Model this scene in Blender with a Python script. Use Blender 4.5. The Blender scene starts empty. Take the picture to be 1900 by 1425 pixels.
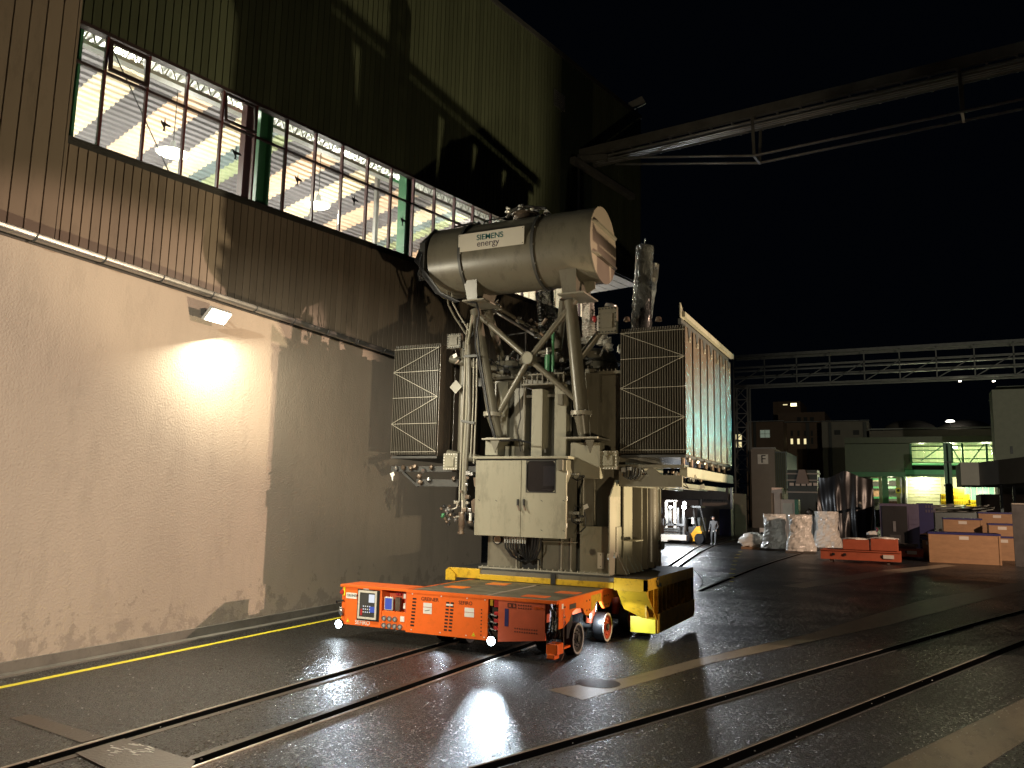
import bpy, math, random
import numpy as np
from mathutils import Vector, Matrix
random.seed(7)
R = math.radians
scene = bpy.context.scene
col = scene.collection

# ---------------------------------------------------------------- camera
F_PX, PITCH, ROLL, YAW, EYE = 1497.6, R(8.25), R(1.25), R(26.0), 2.5   # frame 1900 x 1425, Y axis runs along the wall
_cp, _sp, _cr, _sr, _cy, _sy = math.cos(PITCH), math.sin(PITCH), math.cos(ROLL), math.sin(ROLL), math.cos(YAW), math.sin(YAW)
def _rz(v): return Vector((_cy*v[0]-_sy*v[1], _sy*v[0]+_cy*v[1], v[2]))
FW = _rz((0, _cp, _sp))
UP = _rz((-_sr, -_cr*_sp, _cr*_cp))
RT = _rz((_cr, -_sr*_sp, _sr*_cp))
CAM = Vector((0, 0, EYE))
cd = bpy.data.cameras.new('camera'); cam = bpy.data.objects.new('camera', cd); col.objects.link(cam)
cd.sensor_fit = 'HORIZONTAL'; cd.sensor_width = 36; cd.lens = 36*F_PX/1900; cd.clip_start = .1; cd.clip_end = 1500
m = Matrix((RT, UP, -FW)).transposed().to_4x4(); m.translation = CAM
cam.matrix_world = m
scene.camera = cam

# ---------------------------------------------------------------- night sky, exposure
w = bpy.data.worlds.new('World'); scene.world = w; w.use_nodes = True
bg = w.node_tree.nodes['Background']
bg.inputs['Color'].default_value = (.35, .55, 1, 1); bg.inputs['Strength'].default_value = .0015
vs = scene.view_settings
vs.view_transform = 'Standard'; vs.look = 'None'; vs.exposure = 0; vs.gamma = 1; vs.use_curve_mapping = False
scene.render.engine = 'CYCLES'
cy = scene.cycles
cy.use_denoising = True; cy.max_bounces = 5; cy.diffuse_bounces = 3; cy.glossy_bounces = 3; cy.transmission_bounces = 4
cy.transparent_max_bounces = 12; cy.sample_clamp_indirect = 4; cy.caustics_reflective = False; cy.caustics_refractive = False

# ---------------------------------------------------------------- lamps that light the yard (the main ones)
def lamp(kind, loc, energy, color, to=None, radius=.08, cone=60, blend=.4, size=(1, 1)):
    d = bpy.data.lights.new('lamp_light', kind); d.energy = energy; d.color = color
    if kind == 'SPOT': d.spot_size = R(cone); d.spot_blend = blend; d.shadow_soft_size = radius
    if kind == 'POINT': d.shadow_soft_size = radius
    if kind == 'AREA': d.shape = 'RECTANGLE'; d.size, d.size_y = size
    o = bpy.data.objects.new('lamp_light', d); col.objects.link(o); o.location = loc
    if to is not None: o.rotation_euler = (Vector(to)-Vector(loc)).to_track_quat('-Z', 'Y').to_euler()
    return o
PEACH = (1, .68, .49)
lamp('SPOT', (25, 24.3, 7.6), 34000, PEACH, (-11.4, 10.6, .2), .12, 23.5, .2)              # yard floodlight on its mast, right of the frame
lamp('SPOT', (1.98, 16.96, .40), 6300, (1, .80, .50), (-12, 13.2, 13.2), .06, 66, .3)   # floodlight standing on the yard, aimed at the facade
lamp('SPOT', (.86, 7.0, 1.29), 1250, (1, .80, .50), (-11, 20.5, 10.5), .07, 64, .35)   # second one, nearer
lamp('SPOT', (20.2, 114, 12.8), 6500, (.2, .95, .9), (-3.6, 17, 4.4), .5, 4.5, .6)    # teal lamps far beyond the right edge
lamp('SPOT', (-3.2, -12, 8.2), 24000, (1, .93, .74), (-11.6, 14.0, 1.6), .12, 27, .8)   # yard floodlight behind the camera
lamp('SPOT', (20.2, 114, 18.5), 2500, (.3, .95, .9), (-3.6, 17, 4.4), .5, 4.5, .6)

# ---------------------------------------------------------------- helpers
def ray(x, y): return FW*F_PX + RT*(x-950) - UP*(y-712.5)
def at(x, y, Y):                      # the point at depth Y along the yard that is seen at x, y in the photo
    d = ray(x, y); return CAM + d*(Y/d.y)
def atx(x, y, X):
    d = ray(x, y); return CAM + d*(X/d.x)
def gnd(x, y, z=0):
    d = ray(x, y); return CAM + d*((z-EYE)/d.z)
WD = Vector((-math.sin(R(2.2)), math.cos(R(2.2)), 0)); WN = Vector((WD.y, -WD.x, 0)); W0 = Vector((-11.22, 7.3, 0))
UD = Vector((math.sin(R(11.7)), math.cos(R(11.7)), 0)); UN = Vector((UD.y, -UD.x, 0)); U0 = Vector((-11.60, 17.22, 0))
def WP(s, z, o=0): v = W0 + WD*s + WN*o; return Vector((v.x, v.y, z))    # s metres along the plaster wall, o metres out of it
def UPT(s, z, o=0): v = U0 + UD*s + UN*o; return Vector((v.x, v.y, z))   # the same for the hall facade
def onU(x, y, o=0):
    d = ray(x, y); P = U0 + UN*o; t = (P-CAM).dot(UN)/d.dot(UN); return CAM + d*t
def onW(x, y, o=0):
    d = ray(x, y); P = W0 + WN*o; t = (P-CAM).dot(WN)/d.dot(WN); return CAM + d*t
def sU(p): return (p-U0).dot(UD)
def sW(p): return (p-W0).dot(WD)

def tag(o, label=None, cat=None, group=None, kind=None):
    if label: o['label'] = label
    if cat: o['category'] = cat
    if group: o['group'] = group
    if kind: o['kind'] = kind
    return o
def thing(name, label, cat, loc, rz=0, group=None):
    o = bpy.data.objects.new(name, None); col.objects.link(o); o.location = loc; o.rotation_euler = (0, 0, rz)
    o.empty_display_size = .2
    return tag(o, label, cat, group)
def origin(o):
    v = Vector((0, 0, 0))
    while o is not None: v = v + o.location; o = o.parent
    return v

class MB:
    def __init__(s): s.v = []; s.f = []; s.sm = []
    def add(s, vs, fs, smooth=False):
        n = len(s.v); s.v += [Vector(v) for v in vs]; s.f += [tuple(i+n for i in f) for f in fs]; s.sm += [smooth]*len(fs); return s
    def box(s, a, b):
        x0, x1 = sorted((a[0], b[0])); y0, y1 = sorted((a[1], b[1])); z0, z1 = sorted((a[2], b[2]))
        v = [(x, y, z) for z in (z0, z1) for y in (y0, y1) for x in (x0, x1)]
        return s.add(v, [(0, 2, 3, 1), (4, 5, 7, 6), (0, 1, 5, 4), (2, 6, 7, 3), (0, 4, 6, 2), (1, 3, 7, 5)])
    def hexa(s, p):                     # 8 corners, bottom ring then top ring
        return s.add(p, [(3, 2, 1, 0), (4, 5, 6, 7), (0, 1, 5, 4), (1, 2, 6, 5), (2, 3, 7, 6), (3, 0, 4, 7)])
    def obox(s, c, ax, ay, az, sx, sy, sz):   # centre, unit axes, full sizes
        c = Vector(c); p = []
        for k in (-1, 1):
            for i, j in ((-1, -1), (1, -1), (1, 1), (-1, 1)):
                p.append(c + Vector(ax)*i*sx/2 + Vector(ay)*j*sy/2 + Vector(az)*k*sz/2)
        return s.hexa(p)
    def bar(s, a, b, w, h, up=(0, 0, 1)):
        a, b = Vector(a), Vector(b); d = (b-a); L = d.length; d.normalize(); u = Vector(up)
        if abs(d.dot(u)) > .98: u = Vector((0, 1, 0))
        x = d.cross(u).normalized(); y = x.cross(d)
        return s.obox((a+b)/2, x, d, y, w, L, h)
    def tube(s, a, b, r, n=10, r1=None, caps=True):
        a, b = Vector(a), Vector(b); d = (b-a).normalized(); r1 = r if r1 is None else r1
        u = Vector((0, 0, 1)) if abs(d.z) < .9 else Vector((1, 0, 0))
        x = d.cross(u).normalized(); y = d.cross(x)
        v = []
        for P, q in ((a, r), (b, r1)):
            for i in range(n): t = 2*math.pi*i/n; v.append(P + (x*math.cos(t)+y*math.sin(t))*q)
        s.add(v, [(i, (i+1) % n, n+(i+1) % n, n+i) for i in range(n)], True)
        if caps: s.add(v, [tuple(range(n))[::-1], tuple(range(n, 2*n))])
        return s
    def path(s, pts, r, n=8):
        pts = [Vector(p) for p in pts]; v = []; prev = None
        for k, P in enumerate(pts):
            d = (pts[min(k+1, len(pts)-1)] - pts[max(k-1, 0)]).normalized()
            if prev is None:
                u = Vector((0, 0, 1)) if abs(d.z) < .9 else Vector((1, 0, 0)); x = d.cross(u).normalized()
            else: x = (prev - d*prev.dot(d)).normalized()
            prev = x; y = d.cross(x)
            for i in range(n): t = 2*math.pi*i/n; v.append(P + (x*math.cos(t)+y*math.sin(t))*r)
        fs = [(k*n+i, k*n+(i+1) % n, (k+1)*n+(i+1) % n, (k+1)*n+i) for k in range(len(pts)-1) for i in range(n)]
        s.add(v, fs, True); s.add(v, [tuple(range(n))[::-1], tuple(range((len(pts)-1)*n, len(pts)*n))]); return s
    def prism(s, poly, d):              # polygon of 3-D points swept along d
        n = len(poly); d = Vector(d); v = [Vector(p) for p in poly] + [Vector(p)+d for p in poly]
        nn = (v[1]-v[0]).cross(v[2]-v[1])
        fs = [(i, (i+1) % n, n+(i+1) % n, n+i) for i in range(n)] + [tuple(range(n))[::-1], tuple(range(n, 2*n))]
        return s.add(v, fs)
    def lathe(s, c, prof, n=16, ax=(0, 0, 1)):   # profile [(r, h)]
        c = Vector(c); d = Vector(ax).normalized(); u = Vector((0, 0, 1)) if abs(d.z) < .9 else Vector((1, 0, 0))
        x = d.cross(u).normalized(); y = d.cross(x); v = []
        for r, h in prof:
            for i in range(n): t = 2*math.pi*i/n; v.append(c + d*h + (x*math.cos(t)+y*math.sin(t))*max(r, 1e-4))
        m = len(prof)
        s.add(v, [(k*n+i, k*n+(i+1) % n, (k+1)*n+(i+1) % n, (k+1)*n+i) for k in range(m-1) for i in range(n)], True)
        return s
    def quad(s, a, b, c, d): return s.add([a, b, c, d], [(0, 1, 2, 3)])
    def blob(s, c, r, jit=.2, seg=8, rings=6, seed=0):
        rd = random.Random(seed); c = Vector(c); v = []
        for j in range(rings+1):
            for i in range(seg):
                ph = math.pi*j/rings; th = 2*math.pi*i/seg; k = 1+rd.uniform(-jit, jit)
                v.append(c + Vector((r[0]*math.sin(ph)*math.cos(th)*k, r[1]*math.sin(ph)*math.sin(th)*k, r[2]*math.cos(ph)*k)))
        s.add(v, [(j*seg+i, j*seg+(i+1) % seg, (j+1)*seg+(i+1) % seg, (j+1)*seg+i) for j in range(rings) for i in range(seg)], True); return s
    def build(s, name, mat, parent=None, local=False, bevel=0):
        o0 = Vector((0, 0, 0)) if (local or parent is None) else origin(parent)
        me = bpy.data.meshes.new(name); me.from_pydata([tuple(v-o0) for v in s.v], [], s.f)
        me.materials.append(mat); me.update()
        import bmesh
        bm = bmesh.new(); bm.from_mesh(me); bmesh.ops.recalc_face_normals(bm, faces=bm.faces); bm.to_mesh(me); bm.free()
        me.polygons.foreach_set('use_smooth', s.sm)
        if any(s.sm): me.set_sharp_from_angle(angle=R(38))
        o = bpy.data.objects.new(name, me); col.objects.link(o)
        if parent is not None: o.parent = parent
        if bevel:
            b = o.modifiers.new('bevel', 'BEVEL'); b.width = bevel; b.segments = 2; b.limit_method = 'ANGLE'; b.angle_limit = R(40)
        return o
def share(src, name, parent, off=(0, 0, 0)):
    o = bpy.data.objects.new(name, src.data); col.objects.link(o); o.parent = parent
    o.location = src.location + Vector(off); return o
def one(name, mb, mat, label, cat, group=None, bevel=0):   # a thing that is one mesh
    o = mb.build(name, mat, None, bevel=bevel); return tag(o, label, cat, group)
def struct(name, mb, mat): return tag(mb.build(name, mat), kind='structure')
def text(s, size, mat, name, parent, org, xa, ya, ext=.002, align='LEFT', bold=0):
    cu = bpy.data.curves.new('txt', 'FONT'); cu.body = s; cu.offset = bold; cu.size = size; cu.extrude = ext; cu.align_x = align
    t = bpy.data.objects.new('txt', cu); col.objects.link(t)
    me = bpy.data.meshes.new_from_object(t.evaluated_get(bpy.context.evaluated_depsgraph_get()))
    bpy.data.objects.remove(t); bpy.data.curves.remove(cu)
    xa = Vector(xa).normalized(); ya = Vector(ya).normalized(); za = xa.cross(ya)
    o0 = origin(parent)
    M = Matrix((xa, ya, za)).transposed().to_4x4(); M.translation = Vector(org)-o0
    me.transform(M); me.materials.clear(); me.materials.append(mat)
    o = bpy.data.objects.new(name, me); col.objects.link(o); o.parent = parent; return o

# ---------------------------------------------------------------- materials
def nodes(m): m.use_nodes = True; nt = m.node_tree; return nt, nt.nodes, nt.links, nt.nodes['Principled BSDF']
def mat(name, c, rough=.5, metal=0, var=.12, vs=2.0, bump=0, bs=40, dirt=0, coat=0, stretch=None, spec=None, rnd=0):
    m = bpy.data.materials.new(name); nt, N, L, P = nodes(m)
    tc = N.new('ShaderNodeNewGeometry'); src = tc.outputs['Position']
    if stretch:
        mp = N.new('ShaderNodeMapping'); mp.inputs['Scale'].default_value = stretch; L.new(src, mp.inputs['Vector']); src = mp.outputs['Vector']
    n = N.new('ShaderNodeTexNoise'); n.inputs['Scale'].default_value = vs; n.inputs['Detail'].default_value = 6; n.inputs['Roughness'].default_value = .65
    L.new(src, n.inputs['Vector'])
    r = N.new('ShaderNodeValToRGB'); e = r.color_ramp.elements
    e[0].position = .3; e[1].position = .7
    e[0].color = tuple(max(0, x*(1-var)) for x in c)+(1,); e[1].color = tuple(min(1, x*(1+var)) for x in c)+(1,)
    L.new(n.outputs['Fac'], r.inputs['Fac']); out = r.outputs['Color']
    if dirt:
        n2 = N.new('ShaderNodeTexNoise'); n2.inputs['Scale'].default_value = vs*4.3; n2.inputs['Detail'].default_value = 8; n2.inputs['Roughness'].default_value = .75
        L.new(src, n2.inputs['Vector'])
        r2 = N.new('ShaderNodeValToRGB'); r2.color_ramp.elements[0].position = .52; r2.color_ramp.elements[1].position = .62
        L.new(n2.outputs['Fac'], r2.inputs['Fac'])
        mu = N.new('ShaderNodeMath'); mu.operation = 'MULTIPLY'; mu.inputs[1].default_value = dirt; L.new(r2.outputs['Color'], mu.inputs[0])
        mx = N.new('ShaderNodeMix'); mx.data_type = 'RGBA'; L.new(mu.outputs[0], mx.inputs['Factor']); L.new(out, mx.inputs['A'])
        mx.inputs['B'].default_value = (c[0]*.25+.01, c[1]*.25+.008, c[2]*.25+.005, 1); out = mx.outputs['Result']
    if rnd:
        oi = N.new('ShaderNodeObjectInfo'); mm = N.new('ShaderNodeMapRange'); mm.inputs['To Min'].default_value = 1-rnd; mm.inputs['To Max'].default_value = 1+rnd
        L.new(oi.outputs['Random'], mm.inputs['Value']); vm = N.new('ShaderNodeVectorMath'); vm.operation = 'SCALE'; L.new(out, vm.inputs[0]); L.new(mm.outputs['Result'], vm.inputs['Scale']); out = vm.outputs[0]
    L.new(out, P.inputs['Base Color'])
    P.inputs['Metallic'].default_value = metal
    mr = N.new('ShaderNodeMapRange'); mr.inputs['To Min'].default_value = max(.03, rough*.8); mr.inputs['To Max'].default_value = min(1, rough*1.25)
    L.new(n.outputs['Fac'], mr.inputs['Value']); L.new(mr.outputs['Result'], P.inputs['Roughness'])
    if coat: P.inputs['Coat Weight'].default_value = coat
    if spec is not None: P.inputs['Specular IOR Level'].default_value = spec
    if bump:
        b = N.new('ShaderNodeBump'); b.inputs['Strength'].default_value = bump; b.inputs['Distance'].default_value = .02
        nb = N.new('ShaderNodeTexNoise'); nb.inputs['Scale'].default_value = bs; nb.inputs['Detail'].default_value = 5; L.new(tc.outputs['Position'], nb.inputs['Vector'])
        L.new(nb.outputs['Fac'], b.inputs['Height']); L.new(b.outputs['Normal'], P.inputs['Normal'])
    return m
def glow(name, c, s):
    m = bpy.data.materials.new(name); nt, N, L, P = nodes(m)
    P.inputs['Base Color'].default_value = (.02, .02, .02, 1); P.inputs['Emission Color'].default_value = c+(1,); P.inputs['Emission Strength'].default_value = s
    return m
def glassy(name, c=(.9, .95, .95), rough=.05, trans=.8, alpha=None):
    m = bpy.data.materials.new(name); nt, N, L, P = nodes(m)
    tr = N.new('ShaderNodeBsdfTransparent'); tr.inputs['Color'].default_value = c+(1,)
    g = N.new('ShaderNodeBsdfGlossy'); g.inputs['Roughness'].default_value = rough
    fr = N.new('ShaderNodeLayerWeight'); fr.inputs['Blend'].default_value = .25
    pw = N.new('ShaderNodeMath'); pw.operation = 'MULTIPLY_ADD'; pw.inputs[1].default_value = .5; pw.inputs[2].default_value = .04; L.new(fr.outputs['Fresnel'], pw.inputs[0])
    mx = N.new('ShaderNodeMixShader'); L.new(pw.outputs[0], mx.inputs['Fac']); L.new(tr.outputs[0], mx.inputs[1]); L.new(g.outputs[0], mx.inputs[2])
    L.new(mx.outputs[0], N['Material Output'].inputs['Surface']); return m
def film(name, tint=(.6, .6, .6), milk=.35, bmp=.8):          # crumpled clear plastic sheet
    m = bpy.data.materials.new(name); nt, N, L, P = nodes(m)
    P.inputs['Base Color'].default_value = tint+(1,); P.inputs['Roughness'].default_value = .16; P.inputs['Specular IOR Level'].default_value = .9
    g = N.new('ShaderNodeNewGeometry')
    mp = N.new('ShaderNodeMapping'); mp.inputs['Scale'].default_value = (2.6, 2.6, 1.1); L.new(g.outputs['Position'], mp.inputs['Vector'])
    n = N.new('ShaderNodeTexNoise'); n.inputs['Scale'].default_value = 1.6; n.inputs['Detail'].default_value = 4; n.inputs['Distortion'].default_value = 1.6
    L.new(mp.outputs['Vector'], n.inputs['Vector'])
    b = N.new('ShaderNodeBump'); b.inputs['Strength'].default_value = bmp; b.inputs['Distance'].default_value = .12; L.new(n.outputs['Fac'], b.inputs['Height']); L.new(b.outputs['Normal'], P.inputs['Normal'])
    r = N.new('ShaderNodeMapRange'); r.inputs['From Min'].default_value = .35; r.inputs['From Max'].default_value = .65; r.inputs['To Min'].default_value = milk*.6; r.inputs['To Max'].default_value = min(1, milk*1.5)
    L.new(n.outputs['Fac'], r.inputs['Value']); L.new(r.outputs['Result'], P.inputs['Alpha'])
    return m
def asphalt():
    m = bpy.data.materials.new('wet_asphalt'); nt, N, L, P = nodes(m)
    g = N.new('ShaderNodeNewGeometry'); S = g.outputs['Position']
    def noise(sc, det=5, dist=0, rg=.6):
        n = N.new('ShaderNodeTexNoise'); n.inputs['Scale'].default_value = sc; n.inputs['Detail'].default_value = det; n.inputs['Distortion'].default_value = dist; n.inputs['Roughness'].default_value = rg
        L.new(S, n.inputs['Vector']); return n.outputs['Fac']
    def ramp(src, p0, c0, p1, c1):
        r = N.new('ShaderNodeValToRGB'); e = r.color_ramp.elements; e[0].position = p0; e[1].position = p1; e[0].color = c0+(1,); e[1].color = c1+(1,); L.new(src, r.inputs['Fac']); return r.outputs['Color']
    big = noise(.35, 6, .6, .6); mid = noise(2.2, 6, .3, .65); fine = noise(95, 3, 0, .7)
    vo = N.new('ShaderNodeTexVoronoi'); vo.inputs['Scale'].default_value = 70; L.new(S, vo.inputs['Vector'])
    c1 = ramp(mid, .25, (.014, .015, .0155), .8, (.027, .027, .026))
    c2 = ramp(vo.outputs['Distance'], .1, (1.5, 1.45, 1.3), .5, (.7, .7, .7))
    mx = N.new('ShaderNodeMix'); mx.data_type = 'RGBA'; mx.blend_type = 'MULTIPLY'; mx.inputs['Factor'].default_value = .8; L.new(c1, mx.inputs['A']); L.new(c2, mx.inputs['B'])
    L.new(mx.outputs['Result'], P.inputs['Base Color'])
    ad = N.new('ShaderNodeMath'); ad.operation = 'MULTIPLY_ADD'; ad.inputs[1].default_value = .6; L.new(mid, ad.inputs[0]); L.new(big, ad.inputs[2])
    v2 = N.new('ShaderNodeTexVoronoi'); v2.inputs['Scale'].default_value = 48; L.new(S, v2.inputs['Vector'])
    sp_ = N.new('ShaderNodeSeparateColor'); L.new(v2.outputs['Color'], sp_.inputs[0])
    mr = N.new('ShaderNodeMapRange'); mr.inputs['To Min'].default_value = -.10; mr.inputs['To Max'].default_value = .16; L.new(sp_.outputs[0], mr.inputs['Value'])
    m2 = N.new('ShaderNodeMapRange'); m2.inputs['From Min'].default_value = .3; m2.inputs['From Max'].default_value = .7; m2.inputs['To Min'].default_value = .25; m2.inputs['To Max'].default_value = .40; L.new(big, m2.inputs['Value'])
    ar = N.new('ShaderNodeMath'); ar.operation = 'ADD'; L.new(mr.outputs['Result'], ar.inputs[0]); L.new(m2.outputs['Result'], ar.inputs[1]); L.new(ar.outputs[0], P.inputs['Roughness'])
    b = N.new('ShaderNodeBump'); b.inputs['Distance'].default_value = .012; b.inputs['Strength'].default_value = .75
    hh = N.new('ShaderNodeMath'); hh.operation = 'ADD'; L.new(fine, hh.inputs[0]); L.new(v2.outputs['Distance'], hh.inputs[1]); L.new(hh.outputs[0], b.inputs['Height'])
    L.new(b.outputs['Normal'], P.inputs['Normal']); P.inputs['Specular IOR Level'].default_value = .55
    return m
def add_stain(m, top, c, p0=.56, sc=3.2):      # splash stains and chipped render close to the ground
    nt, N, L, P = nodes(m); old = P.inputs['Base Color'].links[0].from_socket
    g = N.new('ShaderNodeNewGeometry'); sx = N.new('ShaderNodeSeparateXYZ'); L.new(g.outputs['Position'], sx.inputs[0])
    zr = N.new('ShaderNodeMapRange'); zr.inputs['From Min'].default_value = .25; zr.inputs['From Max'].default_value = top; zr.inputs['To Min'].default_value = .10; zr.inputs['To Max'].default_value = -.12
    L.new(sx.outputs['Z'], zr.inputs['Value'])
    n = N.new('ShaderNodeTexNoise'); n.inputs['Scale'].default_value = sc; n.inputs['Detail'].default_value = 9; n.inputs['Roughness'].default_value = .7; L.new(g.outputs['Position'], n.inputs['Vector'])
    a = N.new('ShaderNodeMath'); a.operation = 'ADD'; L.new(n.outputs['Fac'], a.inputs[0]); L.new(zr.outputs['Result'], a.inputs[1])
    r = N.new('ShaderNodeValToRGB'); r.color_ramp.elements[0].position = p0; r.color_ramp.elements[1].position = p0+.05; L.new(a.outputs[0], r.inputs['Fac'])
    k = N.new('ShaderNodeMath'); k.operation = 'MULTIPLY'; k.inputs[1].default_value = .55; L.new(r.outputs['Color'], k.inputs[0])
    x = N.new('ShaderNodeMix'); x.data_type = 'RGBA'; L.new(k.outputs[0], x.inputs['Factor']); L.new(old, x.inputs['A']); x.inputs['B'].default_value = c+(1,)
    L.new(x.outputs['Result'], P.inputs['Base Color'])
M = dict(
    asphalt=asphalt(),
    concrete=mat('wet_concrete', (.23, .20, .145), .35, 0, .35, 1.6, .35, 60, .5, stretch=(1, .35, 1)),
    plaster=mat('plaster', (.46, .395, .33), .85, 0, .10, .55, .45, 30, .10, stretch=(1, 1, .35)),
    plinth=mat('plinth', (.17, .16, .14), .7, 0, .25, 1.2, .3, 30, .3),
    yellow_line=mat('yellow_road_paint', (.85, .74, .04), .45, 0, .1, 6, .2, 60, .12),
    clad_beige=mat('beige_cladding', (.27, .22, .17), .45, 0, .10, .6, dirt=.2, rnd=.10, stretch=(1, 1, .3)),
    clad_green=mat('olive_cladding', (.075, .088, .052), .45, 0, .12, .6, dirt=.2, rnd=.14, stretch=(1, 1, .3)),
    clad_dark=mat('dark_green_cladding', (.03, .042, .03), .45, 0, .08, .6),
    clad_seam=mat('cladding_seam', (.035, .028, .02), .7),
    galv=mat('galvanised_steel', (.42, .42, .42), .32, .8, .15, 3),
    dark_steel=mat('dark_steel', (.07, .07, .068), .5, .4, .2, 3),
    bridge=mat('bridge_steel', (.15, .148, .14), .5, .1, .25, 2),
    frame_red=mat('dark_red_window_frame', (.10, .028, .03), .45),
    frame_dark=mat('dark_window_frame', (.035, .022, .022), .5),
    glass=glassy('window_glass', (.93, .96, .95)),
    green=mat('green_steel', (.06, .22, .10), .4, 0, .1, 2),
    ceil_cream=mat('cream_ceiling', (.70, .60, .44), .6), ceil_peach=mat('peach_ceiling', (.70, .52, .38), .6),
    ceil_grey=mat('grey_ceiling', (.15, .138, .142), .6), ceil_green=mat('green_ceiling', (.36, .40, .24), .6),
    ceil_dark=mat('slate_ceiling', (.17, .21, .21), .6), white=mat('white_paint', (.72, .72, .68), .5),
    wood_red=mat('reddish_boards', (.50, .26, .17), .6, 0, .25, 3), 
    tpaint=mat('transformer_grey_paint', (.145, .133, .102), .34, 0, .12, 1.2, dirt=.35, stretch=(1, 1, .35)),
    tcab=mat('cabinet_grey_paint', (.265, .25, .19), .42, 0, .09, 1.0, dirt=.3, stretch=(1, 1, .35)), plate=mat('radiator_plate_paint', (.125, .10, .08), .14, 0, .08, 3, .3, 22),
    tshade=mat('shaded_grey_paint', (.095, .085, .068), .33, 0, .06, 2),  # darker copy of the transformer grey: shade put into the colour
    strap=mat('radiator_strap', (.30, .28, .23), .4, .1),
    black=mat('black_rubber', (.012, .012, .013), .5, 0, .2, 5),
    cable=mat('black_cable', (.015, .015, .017), .35),
    sign=mat('sign_white', (.62, .58, .50), .45, 0, .03), teal=mat('teal_print', (.0, .09, .09), .5), ink=mat('purple_ink', (.045, .03, .05), .5),
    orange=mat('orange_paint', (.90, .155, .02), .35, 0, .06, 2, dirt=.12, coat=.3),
    orange_dim=mat('orange_shaded_paint', (.55, .10, .04), .5, 0, .15, 3),  # dimmed copy of the orange, shade put into the colour
    deck=mat('worn_deck_plate', (.13, .12, .085), .5, .1, .6, 1.1, .3, 14, .85, stretch=(1, 2.2, 1)),
    yellow=mat('yellow_paint', (.60, .37, .02), .4, 0, .12, 1.5, dirt=.55),
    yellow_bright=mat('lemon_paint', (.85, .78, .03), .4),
    tplastic=mat('grey_plastic', (.35, .35, .34), .4), wht=mat('white_label', (.8, .78, .72), .5), blk=mat('black_print', (.01, .01, .01), .5),
    red=mat('red_paint', (.45, .03, .03), .35), bronze=mat('bronze_valve', (.16, .12, .09), .4, .5, .3, 8),
    steel=mat('bright_steel', (.55, .55, .52), .25, .9, .1, 5), rail=mat('rail_head', (.50, .47, .42), .38, 1, .2, 6),
    groove=mat('rail_groove', (.004, .004, .004), .95, spec=.0), rust=mat('rusty_plate', (.075, .055, .042), .42, .3, .25, 2.5, .3, 30, .2),
    film=film('clear_film', (.72, .70, .64), .5), film_dark=film('grey_film', (.085, .088, .085), .95, .5), film_white=film('white_film', (.88, .86, .78), 2, .45),
    tarp=mat('black_tarpaulin', (.016, .016, .016), .3, 0, .2, 2, .15, 3),
    wood=mat('crate_plywood', (.34, .20, .10), .6, 0, .15, 2.5, .15, 20, stretch=(1, 1, 3)), wood_dark=mat('old_planks', (.13, .11, .09), .7, 0, .3, 4, .3, 20),
    blue=mat('dark_blue_paint', (.02, .02, .12), .5), purple=mat('violet_grey_paint', (.10, .085, .14), .5),
    brick=mat('dark_render', (.20, .13, .09), .8, 0, .1, 1), render=mat('grey_render', (.26, .23, .20), .8, 0, .1, 1),
    crate_yellow=mat('yellow_plastic', (.80, .62, .02), .4), orange_fork=mat('amber_paint', (.75, .35, .02), .35), mint=mat('mint_sheet', (.35, .5, .42), .5),
    skin=mat('skin', (.5, .33, .24), .5), cloth=mat('grey_workwear', (.10, .10, .10), .8), shoe=mat('light_shoe', (.5, .5, .48), .6),
    lampglass=glow('lit_lamp_glass', (1, .93, .70), 14), cool=glow('lit_headlight', (.78, .92, 1), 60), tube=glow('lit_tube', (1, .97, .85), 7), screen=glow('lit_screen', (.85, .9, 1), .9), blue_screen=glow('lit_blue_display', (.05, .12, .65), .7),
    pane_lit=glow('lit_pane', (1, .85, .45), 1.0), pane_dim=glow('dim_lit_pane', (.5, .6, .45), .25), green_lit=glow('lit_green_sign', (.2, 1, .6), 1),
)
add_stain(M['plaster'], 1.3, (.27, .235, .20))

# ================================================================ SETTING
struct('yard_ground', MB().quad((-260, -40, 0), (260, -40, 0), (260, 420, 0), (-260, 420, 0)), M['asphalt'])
def flat(name, pts, z, m, kind=True):
    mb = MB(); mb.prism([Vector((p.x, p.y, 0.0015)) for p in pts], (0, 0, z-.0015)); o = mb.build(name, m)
    return tag(o, kind='structure')
G = gnd
flat('concrete_strip', [G(1016, 1280), G(1082, 1299), G(1322, 1229.5), G(1648, 1160), G(1900, 1094), G(2100, 1052), G(2100, 1034), G(1900, 1078), G(1704, 1116), G(1502, 1176), G(1297, 1222), G(1161, 1258)], .004, M['concrete'])
flat('concrete_strip', [G(1600, 1445), G(1648, 1419), G(1900, 1296), G(2150, 1200), G(2150, 1245), G(1900, 1375), G(1790, 1445)], .004, M['concrete'])
flat('concrete_strip', [G(1452, 1087), G(1492, 1091), G(1705, 1058), G(1775, 1050), G(1752, 1047), G(1640, 1058)], .004, M['concrete'])
# yellow line along the foot of the wall
yl0, yl1 = WP(-6, 0, .62), WP(11, 0, .62)
mb = MB()
for i in range(34):
    a = WP(-6+i*.5, 0, .62); b = WP(-6+(i+1)*.5, 0, .62)
    mb.prism([a, b, b+WN*.105, a+WN*.105], (0, 0, .004))
struct('yellow_line', mb, M['yellow_line'])
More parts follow.
